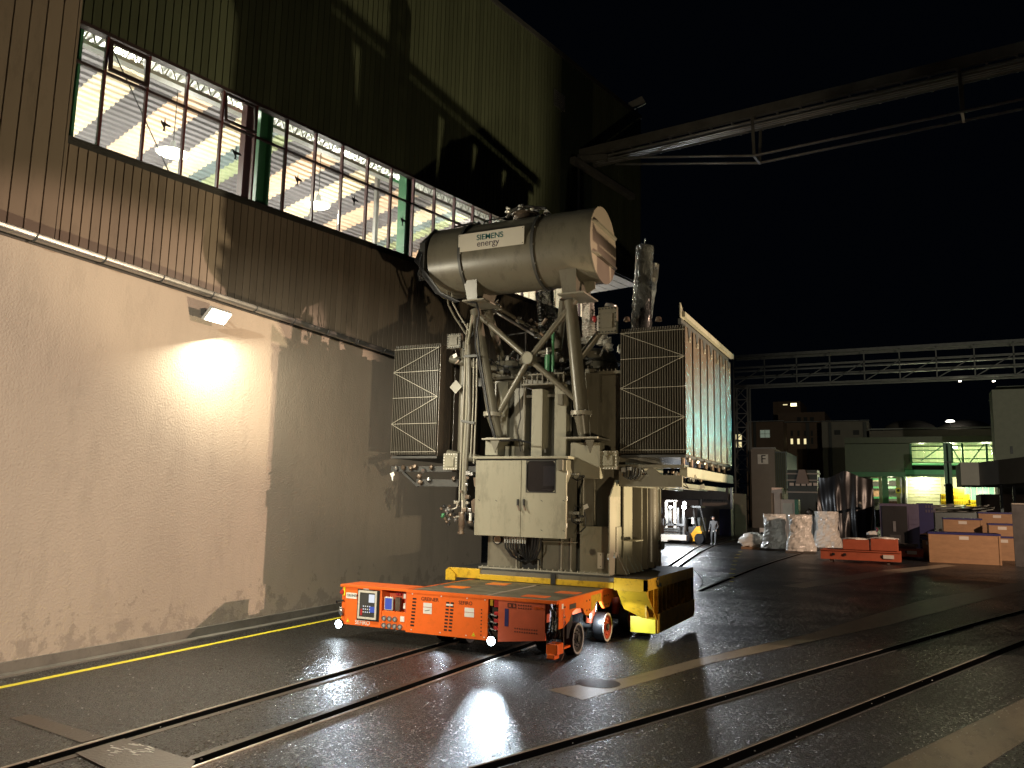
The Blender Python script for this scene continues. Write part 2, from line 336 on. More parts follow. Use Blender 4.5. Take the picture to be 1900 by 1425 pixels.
# rails: groove sheet, check strip and shiny head
def rail(pts, check=.21, side=1, m='rust'):
    pts = [Vector((p[0], p[1], 0)) for p in pts]; g = MB(); h = MB(); c = MB()
    n = len(pts)
    def off(i, o):
        d = (pts[min(i+1, n-1)]-pts[max(i-1, 0)]).normalized(); return pts[i] + Vector((d.y, -d.x, 0))*o*side
    def strip(mb, o0, o1, z0, z1):
        for i in range(n-1):
            q = [off(i, o0), off(i+1, o0), off(i+1, o1), off(i, o1)]
            mb.hexa([v+Vector((0, 0, z0)) for v in q]+[v+Vector((0, 0, z1)) for v in q])
    strip(g, -.05, .12, .0005, .0035); strip(h, -.078, -.048, .0005, .013); strip(c, .12, check, .0005, .006)
    tag(g.build('rail_groove', M['groove']), kind='structure'); tag(h.build('rail', M['rail']), kind='structure'); tag(c.build('rail_check_strip', M[m]), kind='structure')
def line(a, b, n=12): return [(a[0]+(b[0]-a[0])*i/n, a[1]+(b[1]-a[1])*i/n) for i in range(n+1)]
rail(line((-7.41, 2), (-7.47, 22)), side=1)
rail(line((-6.12, 2), (-6.0, 22)), side=-1)
rail(line((-5.55, 2.0), (1.53, 22.1)) + line((2.1, 23.6), (12, 50)), .14, 1, 'dark_steel')
rail(line((-4.04, 2.0), (2.0, 19.2)) + line((2.8, 21.4), (12.8, 48)), .14, 1, 'dark_steel')
rail([tuple(G(*p)[:2]) for p in ((1225, 1062), (1238, 1052), (1262, 1036), (1285, 1020), (1310, 1008), (1345, 999), (1400, 990))], side=1)
rail([tuple(G(*p)[:2]) for p in ((1248, 1062), (1262, 1050), (1282, 1036), (1300, 1024), (1325, 1012), (1360, 1003), (1410, 993))], side=1)
rail([tuple(G(*p)[:2]) for p in ((1297, 1097), (1340, 1079), (1400, 1055), (1440, 1041), (1480, 1029), (1540, 1016))], side=1)
# steel plates let into the yard
def plate(pts, m, z=.009):
    o = flat('steel_plate', [G(*p) for p in pts], z, m)
plate([(18, 1333), (58, 1327), (192, 1368), (150, 1379)], M['rust'], .007)
plate([(140, 1400), (230, 1373), (362, 1415), (330, 1470), (240, 1450)], M['rust'], .016)
mb = MB(); rd = random.Random(3)
for i in range(26):
    p = G(200+rd.uniform(0, 80), 1405-rd.uniform(0, 22)); a = rd.uniform(-.3, .3)
    if abs((p.x+6.75)) > .45: continue
    mb.obox(p+Vector((0, 0, .0175)), (math.cos(a), math.sin(a), 0), (-math.sin(a), math.cos(a), 0), (0, 0, 1), rd.uniform(.03, .13), rd.uniform(.008, .025), .0016)
tag(mb.build('paint_scratch', M['wht']), kind='structure')
# drain cover and loose grit
c = G(1110, 1268); mb = MB(); mb.lathe((c.x, c.y, 0), [(.0, .006), (.30, .006), (.33, .002)], 20)
for k in range(-4, 5):
    L_ = math.sqrt(max(.01, .3**2-(k*.06)**2))
    mb.box((c.x-L_, c.y+k*.06-.012, .006), (c.x+L_, c.y+k*.06+.012, .011))
tag(mb.build('drain_cover', M['rust']), kind='structure')
mb = MB(); rd = random.Random(11)
for i in range(520):
    if i < 260: p = G(rd.uniform(0, 1900), rd.uniform(1120, 1425))
    else:
        t = rd.random(); p = G(400+1450*t, 1425-265*t) if i < 420 else G(1648+250*t, 1419-122*t)
        p = p + Vector((rd.gauss(0, .12), rd.gauss(0, .12), 0))
    if p.x < -10.5: continue
    r = rd.uniform(.004, .011); mb.blob((p.x, p.y, r*.5+.004), (r, r*1.3, r*.6), .3, 5, 3, i)
tag(mb.build('grit', M['tplastic']), kind='stuff')
# yellow dashes far back
for i, (x, y) in enumerate([(1355, 1079), (1357, 1072), (1358, 1064), (1360, 1056), (1362, 1048), (1364, 1041), (1367, 1035), (1370, 1029), (1374, 1024)]):
    p = G(x, y); flat('yellow_dash', [p+Vector((-.10, -.10-.004*i, 0)), p+Vector((.10, -.10, 0)), p+Vector((.10, .12, 0)), p+Vector((-.10, .12, 0))], .004, M['yellow_line'])

# ================================================================ PLASTER WALL with gutter
pw = thing('plaster_wall', 'long rough beige plaster wall with a dark plinth and a metal gutter along its top', 'wall', W0)
def wbox(mb, s0, s1, z0, z1, o0, o1):
    p = [WP(s0, z0, o0), WP(s1, z0, o0), WP(s1, z0, o1), WP(s0, z0, o1), WP(s0, z1, o0), WP(s1, z1, o0), WP(s1, z1, o1), WP(s0, z1, o1)]
    return mb.hexa(p)
wbox(MB(), -14, 15, .17, 6.02, -.4, 0).build('plaster_face', M['plaster'], pw)
wbox(MB(), -14, 15, 0, .17, -.4, .045).build('plinth', M['plinth'], pw)
wbox(MB(), -14, 15, 0.0, .028, .05, .22).build('kerb_stone', M['plinth'], pw)
mb = MB(); wbox(mb, -14, 15, 6.02, 6.16, -.40, .02); mb.build('flashing', M['dark_steel'], pw)
# a raised band of patched plaster near the foot
rd = random.Random(5)
s = -8.0
joint = 1.145
sec = None
for k in range(20):
    a = -.27+joint*(k-6); b = a+joint-.03
    mb = MB(); v = []; n = 12
    for t in (a, b):
        for i in range(n+1):
            th = math.pi*i/n; c = WP(t, 6.13, .10); v.append(c + WN*math.cos(th)*.085 - Vector((0, 0, 1))*math.sin(th)*.085)
    mb.add(v, [(i, i+1, n+2+i, n+1+i) for i in range(n)], True)
    mb.path([WP(a, 6.135, .185), WP(b, 6.135, .185)], .012, 6)
    mb.build('gutter_section', M['galv'], pw)
    mb = MB()
    mb.path([WP(b+.015, 6.13+.0, .10) + WN*math.cos(th)*.092 - Vector((0, 0, 1))*math.sin(th)*.092 for th in [math.pi*i/8 for i in range(9)]], .012, 6)
    mb.bar(WP(b+.015, 6.14, 0), WP(b+.015, 6.14, .19), .025, .008); mb.build('gutter_bracket', M['dark_steel'], pw)
# wall floodlight
lp = onW(405, 588, .32)
wl = thing('wall_floodlight', 'lit flat floodlight on a bracket high on the plaster wall', 'floodlight', lp)
dn = (Vector((0, 0, -1))*.66 + WN*.72 + WD*.20).normalized(); sd = WD; nn_ = sd.cross(dn)
MB().obox(lp-dn*.03, sd, nn_, dn, .52, .30, .05).build('housing', M['tplastic'], wl, bevel=.008)
MB().obox(lp-dn*.0-dn*(-.0)+dn*(-.0)+dn*.0, sd, nn_, dn, .47, .25, .012).build('lamp_glass', M['lampglass'], wl)
mb = MB(); mb.bar(lp-dn*.05-sd*.2, onW(376, 580, 0), .04, .012); mb.bar(lp-dn*.05, onW(400, 574, 0), .04, .012); mb.obox(onW(385, 580, .05), sd, WN, (0, 0, 1), .22, .1, .12); mb.build('bracket', M['dark_steel'], wl)
lamp('AREA', lp+dn*.03, 560, (1, .92, .70), lp+dn*2, size=(.45, .24))

# ================================================================ FACTORY HALL (local x runs along the facade, local y goes into the hall)
hall = thing('factory_hall', 'tall ribbed metal hall with a lit window strip above the plaster wall', 'building', U0, math.atan2(UD.y, UD.x))
def hb(mb, s0, s1, z0, z1, i0, i1): return mb.box((s0, i0, z0), (s1, i1, z1))
P17 = .17
def panel_mesh(w, z0, z1, proud=.028):
    mb = MB(); e = .012
    prof = [(.004, 0), (e, -proud), (w-e, -proud), (w-.004, 0)]
    return mb.prism([(a, b, z0) for a, b in prof], (0, 0, z1-z0))
ref = {}
def panels(s0, n, w, z0, z1, m, inset=0):
    key = (w, round(z0, 2), round(z1, 2), m.name)
    for k in range(n):
        if key not in ref:
            o = panel_mesh(w, z0, z1).build('cladding_panel', m, hall, local=True); ref[key] = o
        else: o = bpy.data.objects.new('cladding_panel', ref[key].data); col.objects.link(o); o.parent = hall
        o.location = (s0+k*w, inset, 0)
S0 = -8.70
panels(S0, 105, P17, 5.9, 8.78, M['clad_beige'])
nU = 0
panels(S0, 93, P17, 11.10, 17.82, M['clad_green'])
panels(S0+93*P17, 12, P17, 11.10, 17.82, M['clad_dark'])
panels(S0+105*P17, 21, P17, 11.00, 17.82, M['clad_green'])
panels(S0-.02-14*.255, 14, .255, 6.15, 18.4, M['clad_beige'], -.30)
mb = MB(); hb(mb, S0-.02-14*.255, S0-.005, 6.15, 18.4, -.30, 6); mb.build('bay_wall', M['clad_seam'], hall, local=True)
mb = MB(); hb(mb, S0-.022, S0+.02, 6.1, 18.4, -.335, -.0); mb.build('corner_trim', M['clad_beige'], hall, local=True)
mb = MB(); hb(mb, S0, S0+105*P17, 5.9, 8.78, 0, .12); hb(mb, S0, S0+126*P17, 11.10, 17.82, 0, .12); mb.build('backing_wall', M['clad_seam'], hall, local=True)
mb = MB(); hb(mb, S0, S0+126*P17+.04, 17.82, 17.98, -.08, .3); hb(mb, S0+126*P17, S0+126*P17+.04, 11.0, 17.82, -.04, .3); mb.build('roof_edge', M['dark_steel'], hall, local=True)
# sill and head of the window strip
mb = MB(); hb(mb, S0, 9.15, 8.78, 8.84, -.06, .14); hb(mb, S0, 9.15, 8.70, 8.78, -.035, -.029); mb.build('window_sill', M['dark_steel'], hall, local=True)
mb = MB(); hb(mb, S0, 9.15, 11.03, 11.10, -.05, .14); mb.build('window_head', M['frame_dark'], hall, local=True)
mb = MB(); hb(mb, S0, 9.15, 10.30, 10.345, .0, .06); mb.build('transom', M['frame_dark'], hall, local=True)
xs = [S0+.03]+[-8.02+.8235*k for k in range(21)]
mul = None
for k, x in enumerate(xs):
    if mul is None: mul = hb(MB(), -.022, .022, 8.84, 11.03, -.012, .075).build('mullion', M['frame_red'], hall, local=True); mul.location = (x, 0, 0)
    else: o = bpy.data.objects.new('mullion', mul.data); col.objects.link(o); o.parent = hall; o.location = (x, 0, 0)
pan = {}
for k in range(len(xs)-1):
    wd = xs[k+1]-xs[k]-.05
    for (z0, z1) in ((8.84, 10.30), (10.345, 11.03)):
        opened = z0 > 9 and k in (1, 4)
        key = (round(wd, 2), z0)
        if key not in pan: o = hb(MB(), 0, wd, 0, z1-z0-.01, .03, .036).build('window_pane', M['glass'], hall, local=True); pan[key] = o
        else: o = bpy.data.objects.new('window_pane', pan[key].data); col.objects.link(o); o.parent = hall
        o.location = (xs[k]+.025, 0, z0+.005)
        if opened:
            o.rotation_euler = (R(-7), 0, 0); o.location = (xs[k]+.025, -.09, z0+.01)
            mb = MB(); t = .07 if k == 1 else .045; H_ = z1-z0-.02
            for a in ((0, t, 0, H_), (wd-t, wd, 0, H_), (t, wd-t, 0, t), (t, wd-t, H_-t, H_)): hb(mb, a[0], a[1], a[2], a[3], -.0, .05)
            f = mb.build('opened_casement', M['frame_dark'], hall, local=True); f.location = o.location; f.rotation_euler = o.rotation_euler
# bird silhouettes stuck on the panes
def bird(x, y):
    p = onU(x, y, .0); s_ = sU(p); z = p.z
    pts = [(0, .16), (.015, .05), (.10, .035), (.13, 0), (.02, -.01), (.012, -.09), (.04, -.13), (0, -.11), (-.035, -.13), (-.012, -.06), (-.07, .02), (-.085, .08), (-.02, .045)]
    MB().prism([(s_+a*1.1, .012, z+b*1.1) for a, b in pts], (0, -.003, 0)).build('bird_decal', M['blk'], hall, local=True)
for q in ((306, 232), (438, 285), (553, 334), (658, 372), (748, 410)): bird(*q)
# --- inside: ceiling falling away from the windows
widths = [(.95, 'ceil_cream'), (.90, 'ceil_grey'), (.90, 'ceil_peach'), (.85, 'ceil_grey'), (.85, 'ceil_cream'), (.45, 'ceil_dark'), (.50, 'ceil_green'), (.85, 'ceil_grey'), (.95, 'ceil_peach'), (.80, 'ceil_grey')]
x = -14.0; k = 0; cz = lambda y: 13.5-.13*y
cp = {}
while x < 8.6:
    wd, mn = widths[k % len(widths)]; k += 1
    key = (wd, mn)
    if key not in cp:
        mb = MB(); nr = 60; st = 15.0/nr; pts = []
        for i in range(nr):
            y = .3+i*st
            pts += [(y, cz(y)), (y+st*.42, cz(y)), (y+st*.5, cz(y)+.035), (y+st*.92, cz(y)+.035)]
        pts = pts + [(15.4, cz(15.4)), (15.4, cz(15.4)+.25), (.3, cz(.3)+.25)]
        n = len(pts); v = [(0, a, b) for a, b in pts]+[(wd-.01, a, b) for a, b in pts]
        mb.add(v, [(i, (i+1) % n, n+(i+1) % n, n+i) for i in range(n)])
        o = mb.build('ceiling_panel', M[mn], hall, local=True); cp[key] = o
    else: o = bpy.data.objects.new('ceiling_panel', cp[key].data); col.objects.link(o); o.parent = hall
    o.location = (x, 0, 0); x += wd
mb = MB(); hb(mb, -14, 9.15, 5.8, 12.0, 15.4, 15.6); mb.build('back_wall', M['ceil_cream'], hall, local=True)
hb(MB(), -14, 9.15, 5.7, 5.8, .13, 15.6).build('upper_floor', M['ceil_grey'], hall, local=True)
hb(MB(), S0-.6, S0-.02, 5.8, 18, .0, 15).build('side_wall', M['ceil_green'], hall, local=True)
# partition of reddish boards at the far end
for i in range(26):
    z0 = 5.85+i*.27
    hb(MB(), 9.16, 9.22, z0, z0+.255, .4, 15.3).build('board', M[('wood_red', 'ceil_peach', 'wood_red', 'ceil_green', 'wood_red', 'ceil_peach')[i % 6]], hall, local=True)
# lattice girder just behind the window head, with cable tray
gb = MB(); hb(gb, S0, 9.1, 11.55, 11.63, .75, .95); hb(gb, S0, 9.1, 11.12, 11.2, .75, .95)
for i in range(64):
    a = S0+i*.28; gb.bar((a, .85, 11.2), (a+.14, .85, 11.55), .03, .03); gb.bar((a+.14, .85, 11.55), (a+.28, .85, 11.2), .03, .03)
gb.build('lattice_girder', M['white'], hall, local=True)
gb = MB(); hb(gb, S0, 9.1, 11.75, 11.8, 1.2, 1.7)
for i in range(90): a = S0+.2*i; hb(gb, a, a+.06, 11.68, 11.75, 1.2, 1.7)
gb.build('cable_tray', M['white'], hall, local=True)
hb(MB(), S0, 9.1, 9.55, 9.70, 3.6, 3.8).build('crane_rail', M['galv'], hall, local=True)
for x, y0, wd in ((-4.42, .3, .34), (.22, .3, .30), (4.85, .3, .3), (-8.62, .35, .3)):
    mb = MB(); hb(mb, x, x+.05, 5.8, 13.2, y0, y0+wd); hb(mb, x+wd-.05, x+wd, 5.8, 13.2, y0, y0+wd); hb(mb, x+.05, x+wd-.05, 5.8, 13.2, y0+wd/2-.03, y0+wd/2+.03); mb.build('green_column', M['green'], hall, local=True)
hb(MB(), -4.78, -4.56, 5.8, 13.2, .3, .5).build('red_pipe', M['frame_red'], hall, local=True)
for x in (-3.0, 1.6):
    hb(MB(), x, x+.12, 5.8, 12.5, 3.0, 3.12).build('grey_post', M['galv'], hall, local=True)
mb = MB()
for a, b in (((-8.5, .4, 12.2), (-5.6, .9, 8.4)), ((-8.3, .4, 12.2), (-8.55, .4, 8.0)), ((-6.8, 2, 8.4), (-4.6, 2, 9.9))): mb.tube(a, b, .012, 6)
mb.build('tie_rod', M['dark_steel'], hall, local=True)
# underside of the projecting box and the end walls
xe = S0+105*P17
for i in range(20):
    o = hb(MB(), xe+.06, S0+126*P17, 10.94, 11.0, .05+i*.45, .05+i*.45+.40).build('soffit_panel', M['white'], hall, local=True)
hb(MB(), xe, S0+126*P17, 11.0, 11.05, 0, 9.1).build('soffit_backing', M['clad_seam'], hall, local=True)
hb(MB(), S0+126*P17-.12, S0+126*P17-.0, 11.0, 17.82, .12, 9.1).build('end_wall', M['clad_green'], hall, local=True)
for i in range(16):
    hb(MB(), xe-.02, xe+.03, 5.9, 10.94, .03+i*.3, .03+i*.3+.26).build('end_cladding', M['ceil_cream'], hall, local=True)
# louvre vent
vp = onU(1028, 165, .03)
lv = MB()
for i in range(8): hb(lv, sU(vp), sU(vp)+.62, vp.z-.06-i*.075, vp.z-.02-i*.075, -.075, -.03)
hb(lv, sU(vp)-.03, sU(vp), vp.z-.62, vp.z, -.07, -.03); lv.build('louvre_vent', M['galv'], hall, local=True)
def HL(s_, i, z): v = U0+UD*s_-UN*i; return Vector((v.x, v.y, z))
lamp('POINT', HL(xe+2.0, 4.0, 8.4), 260, (1, .95, .85), None, .15)
# downpipe on the dark band
MB().tube((S0+99*P17, -.09, 11.1), (S0+99*P17, -.09, 14.6), .045, 8).build('downpipe', M['galv'], hall, local=True)

# high-bay lamps and tubes inside (real lamps, seen through the windows)
def baylamp(x, y, inward, label, r=.2, energy=360):
    p = onU(x, y, -inward)
    t = thing('high_bay_lamp', label, 'ceiling lamp', p, 0, 'lit lamps inside the hall')
    MB().lathe(p, [(.02, .32), (.06, .30), (.09, .12), (r, .0)], 14).build('reflector', M['tplastic'], t)
    MB().lathe(p, [(0, -.02), (r*.9, -.02), (r*.9, .01)], 14).build('lamp_glass', M['lampglass'], t)
    MB().tube(p+Vector((0, 0, .32)), p+Vector((0, 0, 2.2)), .012, 6).build('hanger', M['dark_steel'], t)
    lamp('POINT', p+Vector((0, 0, -.12)), energy, (1, .94, .82), None, .12)
baylamp(320, 284, 3.2, 'big lit hall lamp seen through the fourth window from the left', .40)
baylamp(590, 381, 3.2, 'big lit hall lamp seen low in the window strip just right of the green column', .36)
baylamp(215, 92, 1.05, 'lit hall lamp at the top of the open casement nearest the left end', .12, 200)
baylamp(441, 193, 1.05, 'lit hall lamp behind the second open casement', .1, 160)
baylamp(628, 279, 1.05, 'lit hall lamp at the window head midway along the strip', .1, 160)
baylamp(731, 326, 1.05, 'lit hall lamp at the window head beside the second green column', .1, 160)
baylamp(880, 420, 4.0, 'lit hall lamp partly behind the tank at the right end of the window strip', .12, 420)
for s_, i_ in ((-7.6, 5), (-3, 6), (2, 6), (7, 5), (-5, 10)): lamp('POINT', HL(s_, i_, 10.4), 720, (1, .94, .84), None, .2)
for i, (x, y) in enumerate([(150, 62), (232, 97), (318, 135), (385, 165), (560, 240), (660, 288), (790, 350)]):
    p = onU(x, y, -1.0); L0 = sU(p)
    pp = HL(L0, 1.0, 11.66)
    tg = thing('strip_light', '%s lit strip light above the lattice girder behind the window head' % ('first', 'second', 'third', 'fourth', 'fifth', 'sixth', 'seventh')[i] + ', counted from the left', 'strip light', pp, 0, 'strip lights along the window head')
    MB().bar(pp-UD*.3, pp+UD*.3, .06, .03).build('tube', M['tube'], tg); MB().bar(pp-UD*.32+Vector((0, 0, .03)), pp+UD*.32+Vector((0, 0, .03)), .09, .025).build('fitting', M['white'], tg)
# unlit floodlight on the roof corner
p = onU(1182, 192, -.1)
t = thing('roof_floodlight', 'unlit grey floodlight standing on the roof corner of the hall', 'floodlight', p)
MB().obox(p, Vector((.85, .3, .45)).normalized(), Vector((-.3, .95, 0)).normalized(), Vector((-.45, -.1, .88)).normalized(), .62, .12, .36).build('housing', M['tplastic'], t, bevel=.01)
MB().tube(p-Vector((0, 0, .4)), p, .03, 8).build('stand', M['dark_steel'], t)
# small green reflector plate on the facade

# ================================================================ SELF-PROPELLED TRANSPORTER
FY, DZ, BZ = 12.2, .94, .24
sp = thing('heavy_transporter', 'flat orange self-propelled heavy transporter with lit lamps, carrying the power transformer', 'transporter', (-7.2, FY, 0))
XL, XM, XR, XE = -9.33, -7.90, -6.30, -5.27
# control module at the left
MB().box((XL, FY+.0, DZ-.045), (XM+.02, FY+.62, DZ)).build('module_lid', M['orange'], sp, bevel=.006)
mb = MB(); mb.box((XL+.10, FY+.02, BZ), (-8.43, FY+.60, DZ-.047)); o = mb.build('control_module', M['orange'], sp, bevel=.006)
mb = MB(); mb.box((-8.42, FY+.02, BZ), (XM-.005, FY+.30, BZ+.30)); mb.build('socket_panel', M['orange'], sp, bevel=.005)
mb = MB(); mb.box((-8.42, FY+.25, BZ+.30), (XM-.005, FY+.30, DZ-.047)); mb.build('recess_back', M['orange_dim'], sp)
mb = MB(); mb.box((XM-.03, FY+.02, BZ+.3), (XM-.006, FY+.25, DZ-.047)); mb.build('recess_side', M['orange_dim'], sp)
# display with pale frame
def fx(x, y, Y=FY): return at(x, y, Y)
def frame(mb, x0, x1, z0, z1, y, t, d=.02):
    mb.box((x0, y-d, z0), (x0+t, y, z1)); mb.box((x1-t, y-d, z0), (x1, y, z1)); mb.box((x0+t, y-d, z0), (x1-t, y, z0+t)); mb.box((x0+t, y-d, z1-t), (x1-t, y, z1))
dx0, dx1, dz0, dz1 = -8.92, -8.52, .37, .86
MB().box((dx0-.03, FY+.012, dz0-.03), (dx1+.05, FY+.019, dz1+.02)).build('display_recess', M['blk'], sp)
mb = MB(); frame(mb, dx0, dx1, dz0, dz1, FY+.012, .035); df = mb.build('display_frame', M['sign'], sp)
MB().box((dx0+.035, FY+.002, dz0+.035), (dx1-.035, FY+.008, dz1-.035)).build('display_pane', M['tplastic'].copy() if False else M['dark_steel'], df)
MB().box((dx1-.17, FY-.004, dz1-.20), (dx1-.05, FY+.001, dz1-.06)).build('lit_screen', M['screen'], df)
MB().box((dx1-.15, FY-.004, dz0+.12), (dx1-.04, FY+.001, dz0+.22)).build('lit_screen', M['blue_screen'], df)
MB().box((dx0+.06, FY-.006, dz0+.06), (dx0+.10, FY+.001, dz0+.17)).build('red_switch', M['red'], df)
rd = random.Random(2)
for i in range(12):
    a, b = dx0+.12+(i % 4)*.045, dz0+.12+(i//4)*.05
    MB().tube((a, FY-.006, b), (a, FY+.001, b), .011, 8).build('indicator', M['screen'] if i % 3 else M['wht'], df)
# blue display in the recess
mb = MB(); mb.box((-8.38, FY+.03, .55), (-8.20, FY+.06, .78)); bd = mb.build('display_housing', M['sign'], sp, bevel=.012)
MB().box((-8.36, FY+.022, .57), (-8.22, FY+.029, .76)).build('lit_display', M['blue_screen'], bd)
MB().box((-8.17, FY+.05, .55), (-8.07, FY+.12, .78)).build('relay_box', M['bronze'], sp, bevel=.008)
for a, b in ((-8.26, .80), (-8.20, .80), (-8.12, .80)): MB().box((a, FY+.20, b), (a+.05, FY+.22, b+.07)).build('breaker', M['red'], sp)
for a, b, c_, e_ in ((-8.0, .77, .06, .08), (-8.0, .60, .06, .07), (-8.0, .66, .06, .03)): MB().box((a, FY+.06, b), (a+c_, FY+.07, b+e_)).build('label_plate', M['wht'], sp)
for i in range(4):
    for j in range(2):
        if i == 3 and j == 1: continue
        c = Vector((-8.35+i*.112, FY+.018, .295+j*.12))
        k = MB().lathe(c, [(.0, .012), (.034, .012), (.036, .03), (.045, .03), (.045, 0)], 16, (0, -1, 0)).build('socket', M['galv'], sp)
        MB().tube(c+Vector((0, -.012, 0)), c+Vector((0, -.026, 0)), .026, 12).build('cap', M['tplastic'], k)
MB().box((-8.02, FY+.012, .385), (-7.94, FY+.019, .475)).build('label_plate', M['wht'], sp)
def label_plate(x0, x1, z0, z1, y=FY-.004): return MB().box((x0, y, z0), (x1, y+.003, z1)).build('label_plate', M['wht'], sp)
EX, EZ = (1, 0, 0), (0, 0, 1)
l = label_plate(-9.20, -8.97, .70, .80, FY+.014); text('GREINER', .062, M['blk'], 'lettering', l, (-9.19, FY+.013, .735), EX, EZ)
label_plate(-8.83, -8.71, .87, .905, FY+.014)
text('SEFIRO', .105, M['wht'], 'lettering', sp, (-8.98, FY+.018, .265), EX, EZ, .006)
def warn(x, z, y):
    t = MB().prism([(x-.035, y, z), (x+.035, y, z), (x, y, z+.062)], (0, .002, 0)).build('warning_triangle', M['yellow_bright'], sp)
    MB().prism([(x-.022, y-.0015, z+.007), (x+.022, y-.0015, z+.007), (x, y-.0015, z+.048)], (0, .001, 0)).build('triangle_inset', M['blk'], t)
    MB().prism([(x-.016, y-.003, z+.011), (x+.016, y-.003, z+.011), (x, y-.003, z+.041)], (0, .001, 0)).build('triangle_face', M['yellow_bright'], t)
warn(-9.14, .285, FY+.015)
# emergency stop, lamp bracket at the far left
MB().lathe((XL+.03, FY+.06, .80), [(0, .06), (.035, .06), (.045, .04), (.03, 0)], 12, (0, -1, 0)).build('emergency_stop', M['red'], sp)
MB().box((XL+.06, FY+.02, .74), (XL+.095, FY+.12, .90)).build('stop_housing', M['yellow_bright'], sp)
MB().box((XL+.0, FY+.07, BZ), (XL+.10, FY+.60, DZ-.047)).build('module_side', M['orange'], sp)
MB().path([(XL+.09, FY-.01, .66), (XL+.02, FY-.03, .65), (XL-.05, FY-.02, .64), (XL-.06, FY, .60)], .016, 8).build('cable_plug', M['black'], sp)
MB().blob((XL+.05, FY-.01, .47), (.05, .04, .07), .2, 8, 6, 3).build('connector', M['galv'], sp)
# main hull
MB().box((XM, FY, BZ-.02), (XR, FY+.05, DZ-.03)).build('front_panel', M['orange'], sp, bevel=.006)
mb = MB(); mb.box((XM-.01, FY-.01, DZ-.05), (-5.06, FY+.04, DZ)); mb.box((-5.10, FY+.04, DZ-.05), (-5.05, 18.0, DZ)); mb.box((XM-.01, FY+.04, DZ-.05), (XM+.03, 18, DZ)); mb.build('deck_edge', M['orange'], sp)
MB().box((XM+.03, FY+.04, DZ-.05), (-5.10, 18.0, DZ-.006)).build('deck', M['deck'], sp)
MB().box((-6.36, FY+.04, DZ-.006), (-6.33, 14.6, DZ+.006)).build('deck_seam', M['strap'], sp)
for x, y in ((-7.35, 12.7), (-5.55, 12.75), (-5.45, 13.55), (-7.3, 13.9), (-5.75, 12.45)):
    pass
for a, b in (((-7.60, 12.95), (-7.20, 13.25)), ((-5.85, 12.50), (-5.42, 12.78)), ((-5.60, 13.35), (-5.20, 13.65)), ((-7.25, 13.9), (-6.85, 14.25))): MB().box((a[0], a[1], DZ-.006), (b[0], b[1], DZ+.0)).build('painted_patch', M['orange'], sp)
# vents, lettering, labels on the front panel
def slots(x0, z0, n, dz, w=.075, h=.028, lean=.012):
    for i in range(n): MB().box((x0+i*lean*.3, FY-.003, z0+i*dz), (x0+w+i*lean*.3, FY+.004, z0+h+i*dz)).build('vent_slot', M['blk'], sp)
slots(-7.80, .33, 9, .056); slots(-7.13, .31, 9, .056, .062); slots(-7.04, .31, 9, .056, .062)
for i in range(8): MB().tube((-6.42, FY-.003, .30+i*.058), (-6.42, FY+.004, .30+i*.058), .012, 8).build('vent_hole', M['blk'], sp)
text('GREINER', .088, M['blk'], 'lettering', sp, (-7.60, FY-.002, .775), EX, EZ)
text('SEFIRO', .085, M['blk'], 'lettering', sp, (-6.86, FY-.002, .765), EX, EZ)
l = label_plate(-7.55, -7.38, .56, .74); MB().box((-7.55, FY-.0055, .665), (-7.38, FY-.004, .672)).build('label_line', M['red'], l); MB().prism([(-7.52, FY-.0055, .60), (-7.42, FY-.0055, .62), (-7.42, FY-.0055, .63), (-7.52, FY-.0055, .61)], (0, .001, 0)).build('label_drawing', M['blk'], l)
l = label_plate(-6.74, -6.56, .57, .72); MB().box((-6.74, FY-.0055, .643), (-6.56, FY-.004, .649)).build('label_line', M['red'], l)
label_plate(-7.10, -6.97, .725, .755); warn(-6.56, .27, FY-.003)
for x in (-7.78, -7.2, -6.7, -6.36):
    for z in (.27, .87): MB().lathe((x, FY, z), [(0, .008), (.01, .006), (.012, 0)], 8, (0, -1, 0)).build('bolt', M['wht'], sp)
# recess with connectors, then the slanting right panel
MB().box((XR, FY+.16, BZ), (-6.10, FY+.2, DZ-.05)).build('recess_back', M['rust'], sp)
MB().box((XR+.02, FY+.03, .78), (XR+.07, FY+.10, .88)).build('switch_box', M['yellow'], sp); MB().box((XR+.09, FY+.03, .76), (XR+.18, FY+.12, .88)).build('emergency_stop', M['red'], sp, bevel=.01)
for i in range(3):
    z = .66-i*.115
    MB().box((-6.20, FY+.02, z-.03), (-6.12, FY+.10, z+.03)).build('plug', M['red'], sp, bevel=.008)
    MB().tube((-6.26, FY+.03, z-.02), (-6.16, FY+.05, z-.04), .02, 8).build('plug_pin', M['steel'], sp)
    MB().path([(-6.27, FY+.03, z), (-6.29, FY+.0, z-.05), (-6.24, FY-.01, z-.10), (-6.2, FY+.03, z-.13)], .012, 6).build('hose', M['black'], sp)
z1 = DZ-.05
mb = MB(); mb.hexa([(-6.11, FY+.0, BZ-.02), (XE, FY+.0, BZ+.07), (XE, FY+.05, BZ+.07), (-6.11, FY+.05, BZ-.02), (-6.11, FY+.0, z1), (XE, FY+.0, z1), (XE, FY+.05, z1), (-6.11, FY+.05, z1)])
mb.build('right_front_panel', M['orange_dim'], sp, bevel=.004)  # dim orange paints in the different light on this panel
MB().box((-5.99, FY-.004, .48), (-5.92, FY+.002, .76)).build('dark_slot', M['blue'], sp)
for r_, z in ((10, .46), (10, .41)):
    for i in range(r_): MB().tube((-5.80+i*.043, FY-.003, z), (-5.80+i*.043, FY+.003, z), .012, 8).build('vent_hole', M['blk'], sp)
for z in (.83, .785):
    for i in range(6): MB().tube((-5.74+i*.043, FY-.003, z), (-5.74+i*.043, FY+.003, z), .012, 8).build('vent_hole', M['blk'], sp)
